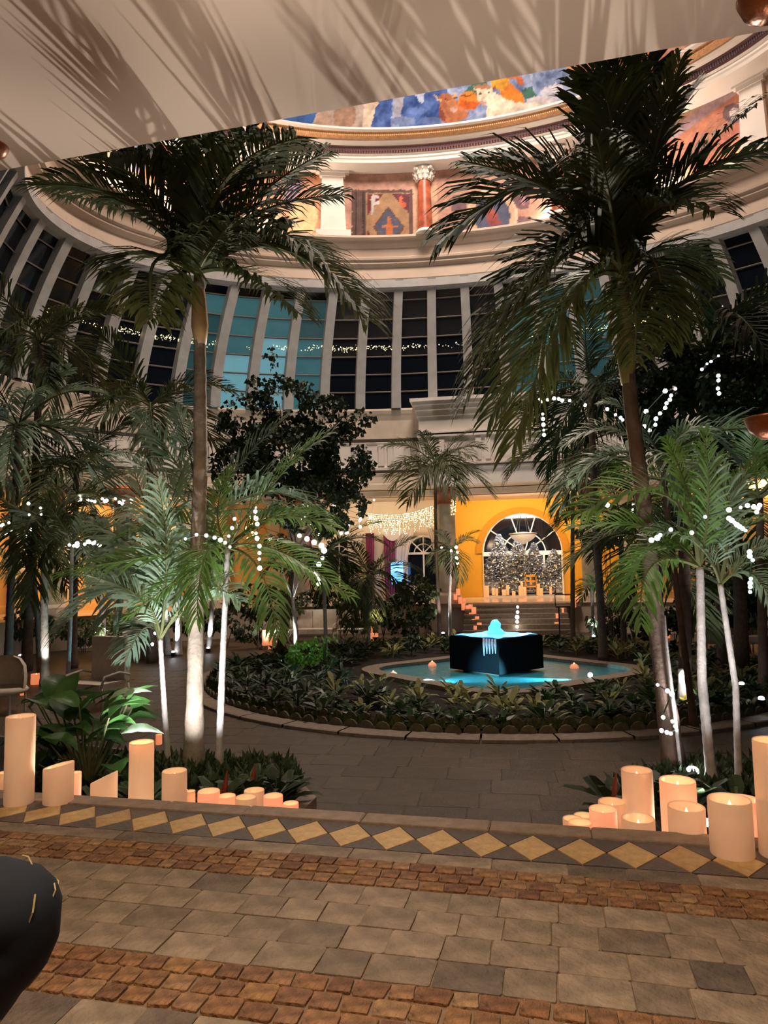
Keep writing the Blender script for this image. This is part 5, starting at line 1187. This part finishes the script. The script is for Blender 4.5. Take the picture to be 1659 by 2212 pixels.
string('string of lights along the fronds right of the thick left trunk', [(497, 1180), (498, 1160), (502, 1140), (508, 1122), (488, 1172), (478, 1168), (466, 1162), (447, 1155), (425, 1155), (403, 1165)], 5.5, 'w', 5.2, 2, 2)
string('string of lights down the palm right of the slim left palm', lin((555, 1105), (562, 1225), 9), 5.6, 'w', 5.5, 3, 3)
string('string of bright bulbs curving down in front of the garden seat', [(648, 1158), (664, 1165), (680, 1172), (694, 1178), (700, 1190), (697, 1206), (690, 1220), (684, 1238), (688, 1250), (688, 1262)], 15.0, 'w', 6.5, 1, 4)
string('string of lights over the dark crown below the pale arch', lin((150, 1175), (248, 1172), 14), 12.8, 'w', 5, 5, 5)
string('string of lights across the dark palms at the left', lin((165, 1075), (290, 1085), 15), 13, 'w', 4.2, 8, 6)
string('string of lights hanging at the left over the slim trunks', [(64, 1090), (88, 1100), (90, 1112), (67, 1112), (28, 1146), (72, 1146), (58, 1156), (10, 1135), (4, 1133), (20, 1130), (12, 1156)], 13, 'w', 4, 3, 7)
string('vertical string of bulbs beside the pale stems', [(328, 1325), (335, 1347), (337, 1368), (329, 1392)], 17, 'c', 4.5, 1, 8)
string('string of lights hooked on the dark frond right of the cornice', [(1170, 868), (1166, 862), (1184, 864), (1196, 862), (1207, 862), (1215, 866), (1230, 866), (1263, 876)], 16.5, 'w', 4.0, 1, 9)
string('vertical string of bulbs below the hooked frond', [(1172, 895), (1173, 906), (1173, 917), (1174, 930), (1175, 940)], 16.5, 'w', 4, 1, 10)
string('string of lights rising diagonally beside the leaning trunk', [(1391, 962), (1402, 930), (1415, 918), (1417, 905), (1425, 893), (1437, 882), (1440, 871), (1446, 865), (1448, 854), (1458, 840), (1437, 846), (1395, 890), (1392, 922)], 12.5, 'c', 4.6, 1, 11)
string('short string of bulbs high in the dark right foliage', [(1551, 812), (1551, 823), (1551, 840), (1553, 850)], 12.5, 'c', 4.4, 1, 12)
string('pair of bulbs in the upper right foliage', [(1516, 798), (1526, 786), (1536, 782), (1552, 770)], 12.5, 'c', 3.5, 1, 13)
string('string of bulbs beside the top of the leaning trunk', [(1330, 896), (1340, 902), (1345, 908), (1311, 884)], 12, 'w', 4, 1, 14)
string('string of bulbs along the frond right of the leaning trunk', [(1405, 1168), (1418, 1163), (1424, 1157), (1447, 1144)], 5.3, 'c', 5.5, 1, 15)
string('string of bulbs across the silvery right fronds', lin((1573, 1120), (1608, 1147), 7), 5.5, 'c', 5, 1, 16)
string('string of bulbs over the top of the right fronds', [(1598, 1096), (1612, 1093), (1626, 1095), (1636, 1100), (1640, 1092), (1632, 1107), (1573, 1102), (1521, 1116), (1493, 1150)], 5.6, 'w', 5, 1, 17)
string('vertical string of bulbs at the right edge palms', [(1618, 1192), (1618, 1202), (1624, 1210), (1620, 1250), (1619, 1260), (1618, 1268), (1618, 1278)], 5.5, 'c', 5, 1, 18)
string('string of lights behind the leaning trunk near the hall', [(1285, 1083), (1293, 1090), (1303, 1085), (1313, 1094), (1291, 1108), (1368, 1098), (1371, 1107), (1369, 1092), (1430, 1098), (1438, 1114), (1450, 1097), (1458, 1104), (1430, 1120), (1432, 1100)], 19, 'w', 5.5, 4, 19)
string('green tinted lights running up the middle of the far steps', [(1118, 1311), (1118, 1322), (1117, 1333), (1117, 1343), (1117, 1354), (1116, 1364)], 23.4, 'w', 4.4, 0, 20)
string('short string of bulbs on the low hall palm', [(986, 1182), (988, 1193), (987, 1205), (988, 1217), (975, 1190), (955, 1183)], 22.5, 'w', 4, 1, 21)
string('tiny lights deep in the dark leafy tree', [(700+R_.uniform(-60, 110), 1115+R_.uniform(-35, 50)) for _ in range(22)], 17.2, 'w', 3.6, 0, 22)
string('tiny lights among the leaves left of the curtains', [(600+R_.uniform(-70, 40), 1110+R_.uniform(-30, 60)) for _ in range(18)], 18.5, 'y', 4, 0, 23)
# icicle light curtain under the arcade beam
b = M(); wr = M(); r = random.Random(3)
for i in range(62):
    u = i/61; x = 795+(935-795)*u; yt = 1108+10*math.sin(PI*u)*(1)-16*u; ln_ = r.uniform(18, 48)
    p0 = aty(x, yt, 26.9); p1 = aty(x, yt+ln_, 26.9); wr.tube([p0, p1], .006, 3)
    k = int(ln_/3.6)
    for j in range(k): q = p0.lerp(p1, (j+.5)/k)+Vector((r.uniform(-.03, .03), -.02, 0)); b.ball(q, r.uniform(.012, .024), 5, 4)
for i in range(60):
    x = 970+r.uniform(-5, 14); q = aty(x, r.uniform(1076, 1112), 26.3); b.ball(q, r.uniform(.016, .028), 5, 4)
e = empty('icicle_lights', (0, 0, 0), 'curtain of warm icicle lights sagging under the arcade beam', 'icicle lights')
tag(obj('bulb', b, bulb_y, e), kind='stuff'); tag(obj('cable', wr, wire_m, e), kind='stuff')
lamp('icicle_glow', 'POINT', (-4.0, 27.6, 3.3), 6, (1, .8, .45), .05)
# ---------------------------------------------------------------- uplights
def ul(px, py, z, label, power, tgt=None, Y=None, angle=70, r=.06):
    power *= 2.6
    p = atz(px, py, z) if Y is None else aty(px, py, Y)
    if Y is not None: p.z = z
    uplight(p, label, power, tgt, angle, r)
ul(1528, 1752, PZ, 'bright spotlight among the right candles', 20, aty(1500, 1150, 7.0), Y=4.9, angle=75, r=.045)
ul(400, 1735, PZ, 'spotlight hidden at the foot of the thick left palm', 75, aty(425, 1330, YL+.05), Y=YL-1.0, angle=88)
ul(300, 1730, PZ, 'added spotlight hidden behind the tall pink glowing candle', 34, aty(330, 1180, 6.2), Y=4.9, angle=70, r=.045)  # cool spot added to brighten the left front fronds
ul(1590, 1740, PZ, 'added spotlight hidden behind the drum shaped candle', 30, aty(1560, 1120, 6.0), Y=5.0, angle=70, r=.045)  # cool spot added to brighten the right front fronds
ul(1500, 1740, PZ, 'spotlight hidden at the foot of the ringed right palms', 34, aty(1535, 1250, 7.0), Y=6.1, angle=70)
ul(612, 1440, GZ+.1, 'spotlight glaring in the left of the round bed', 110, aty(650, 1250, 16.2))
ul(1600, 1450, GZ+.1, 'spotlight glaring at the right of the bed', 22, aty(1500, 1000, 12.5), Y=13)
ul(957, 1358, GZ+.1, 'spotlight at the foot of the small hall palm', 40, aty(945, 1100, 23.6), Y=23.0)
ul(1281, 1345, GZ+.1, 'spotlight at the foot of the bright low palm', 35, aty(1280, 1250, 22), Y=21.7)
ul(45, 1380, GZ, 'spotlight at the far left garden edge', 60, aty(60, 1100, 15), Y=18)
ul(100, 1475, GZ, 'spotlight under the white lit left trunks', 60, aty(100, 1150, 13.9), Y=13.5)
ul(220, 1378, GZ, 'spotlight under the small tree by the orange wall', 35, aty(220, 1230, 20), Y=19.75)
ul(374, 1408, GZ, 'spotlight between the two pale stems', 130, aty(375, 1150, 19), Y=18.75)
ul(450, 1397, GZ, 'spotlight under the thin lit tree', 35, aty(455, 1230, 20), Y=19.75)
ul(1485, 1434, GZ+.5, 'small spotlight on the short wrapped stump', 10, aty(1478, 1500, 12), Y=11.6, r=.04)
ul(425, 1500, GZ, 'added spotlight on the path behind the thick left palm', 70, aty(430, 1000, 9.2), Y=8.4, angle=60)  # put in to brighten the young palm behind the trunk
ul(1640, 1440, GZ+.1, 'spotlight hidden among the right edge palms', 50, aty(1620, 1100, 12), Y=11.6)
# wrapped palm stump with yellow flower
e = empty('lit_stump', (*aty(1478, 1512, 11.9)[:2], GZ), 'short pale lit palm stump with yellow flowers at its foot', 'stump')
zt = aty(1478, 1445, 11.9).z-GZ; zb_ = aty(1478, 1512, 11.9).z-GZ
obj('trunk', M().tube([(0, 0, 0), (0, 0, zb_), (0.02, 0, (zb_+zt)/2), (-.02, 0, zt)], [.10, .11, .10, .05], 10), bark_lit, e, True)
b = M()
for k in range(8): a = 2*PI*k/8; b.add([(.0, -.12, zb_+.02), (.14*math.cos(a), -.14, zb_+.02+.09*math.sin(a)), (.10*math.cos(a+.5), -.15, zb_+.02+.07*math.sin(a+.5))], [(0, 1, 2)])
obj('flower', b, mat('yellow_flower', (.95, .75, .05), .5, emis=(1, .8, .05), es=.1), e)
lamp('stump_light', 'SPOT', (e.location.x-.1, e.location.y-.7, GZ+.3), 12, (1, .95, .85), .03, e.location+Vector((0, 0, .5)), 50)
# thin climbing stem against the leaning right palm
b = [atz(1473, 1672, PZ)]; Yv = YR-.15
e = empty('climbing_stem', (b[0].x, Yv, PZ), 'thin pale lit stem climbing beside the leaning right trunk', 'stem')
obj('stem', M().tube([aty(q[0], q[1], Yv)-e.location for q in ((1474, 1690), (1466, 1620), (1457, 1540), (1448, 1460), (1440, 1390), (1436, 1330))], [.016, .016, .015, .014, .012, .01], 7), bark_lit, e, True)
# ---------------------------------------------------------------- seated person, mostly cut by the left edge
e = empty('person', (-1.15, 1.15, 0), 'person sitting at the left edge, one knee showing in a dark navy garment', 'person')
def skin_body(name, verts, edges, radii, m, parent):
    me = bpy.data.meshes.new(name); me.from_pydata(verts, edges, []); o = link(name, me, parent)
    md = o.modifiers.new('skin', 'SKIN'); sv = me.skin_vertices[0].data
    for i, r_ in enumerate(radii): sv[i].radius = r_ if hasattr(r_, '__len__') else (r_, r_)
    sv[0].use_root = True
    o.modifiers.new('sub', 'SUBSURF').levels = 2; o.modifiers['sub'].render_levels = 2; me.materials.append(m); return o
kn = ray(14, 1955)*1.25+Vector((0, 0, EYE))-e.location     # knee
hipv = Vector((-.20, -.20, .46))
def at_(px, py, d): return ray(px, py)*d+Vector((0, 0, EYE))-e.location
V = [hipv, Vector((-.20, -.2, .72)), Vector((-.18, -.17, .98)), Vector((-.17, -.15, 1.10)), Vector((-.16, -.12, 1.22)),
     hipv.lerp(kn, .5)+Vector((-.02, 0, .02)), kn, Vector((kn.x-.20, kn.y-.08, .28)), Vector((kn.x-.36, kn.y-.12, .07)), Vector((kn.x-.26, kn.y-.02, .04)),
     hipv+Vector((.22, -.22, .02)), hipv+Vector((.42, -.30, 0)), hipv+Vector((.34, -.34, -.38)), hipv+Vector((.44, -.30, -.42)),
     Vector((-.34, -.06, 1.0)), Vector((-.42, .02, .74)), Vector((-.26, .12, .58)), Vector((0, -.28, 1.0)), Vector((.08, -.30, .74)), Vector((.12, -.12, .56))]
Ed = [(0, 1), (1, 2), (2, 3), (3, 4), (0, 5), (5, 6), (6, 7), (7, 8), (8, 9), (0, 10), (10, 11), (11, 12), (12, 13), (2, 14), (14, 15), (15, 16), (2, 17), (17, 18), (18, 19)]
Rr = [.15, .14, .15, .05, .06, .11, .075, .06, .045, .035, .10, .07, .045, .035, .06, .045, .03, .06, .045, .03]
skin_body('body', V, Ed, Rr, skin, e)
hd = M().ball(Vector((-.155, -.11, 1.31)), .10, 18, 12, 1.2)
obj('head', hd, skin, e, True)
obj('hair', M().ball(Vector((-.17, -.13, 1.34)), .112, 18, 12, 1.15), mat('dark_hair', (.02, .012, .008), .6, .3, 30), e, True)
# draped dress: knee outline from the photograph, given real thickness
dr = M(); nseg = 22; rings = []
kw = kn; ax0 = hipv
path = [ax0+Vector((-.05, -.05, .03)), ax0.lerp(kw, .35)+Vector((0, 0, .03)), ax0.lerp(kw, .7)+Vector((0, 0, .02)), kw+Vector((.0, 0, .0)), kw+Vector((.03, .01, -.04)), kw+Vector((-.05, .0, -.12)), kw+Vector((-.20, -.04, -.26)), kw+Vector((-.32, -.08, -.42))]
radd = [.17, .15, .12, .088, .070, .085, .11, .13]
pts = []; rr = []
for i in range(len(path)-1):
    for k in range(4): u = k/4; pts.append(path[i].lerp(path[i+1], u)); rr.append((radd[i]+(radd[i+1]-radd[i])*u)*(1+.035*math.sin((i*4+k)*1.9)))
pts.append(path[-1]); rr.append(radd[-1])
pts = [pts[0]]+[(pts[i-1]+pts[i]*2+pts[i+1])/4 for i in range(1, len(pts)-1)]+[pts[-1]]
dr.tube(pts, rr, nseg)
dress = obj('dress', dr, navy, e, True)
obj('dress_top', M().tube([(-.2, -.2, .40), (-.2, -.2, .6), (-.19, -.18, .85), (-.18, -.16, 1.04), (-.17, -.15, 1.10)], [.19, .165, .17, .13, .07], 20), navy, e, True)
th = M(); r = random.Random(4)
for k in range(46):
    i = r.randint(6, 26); a = r.uniform(0, 2*PI); seg = []
    c0, c1 = pts[min(i, len(pts)-2)], pts[min(i+1, len(pts)-1)]; t = (c1-c0).normalized(); ref = Vector((0, 1, 0)); aa = (ref-t*ref.dot(t)).normalized(); bb = t.cross(aa)
    i2 = min(i+3, len(pts)-1)
    for q in range(5):
        f = i+(i2-i)*q/4; c = pts[int(f)].lerp(pts[min(int(f)+1, len(pts)-1)], f-int(f)); ang = a+.12*q; R2 = rr[int(f)]*1.02
        seg.append(c+(aa*math.cos(ang)+bb*math.sin(ang))*R2)
    th.tube(seg, .0017, 4)
tag(obj('gold_threads', th, thread, e), kind='stuff')
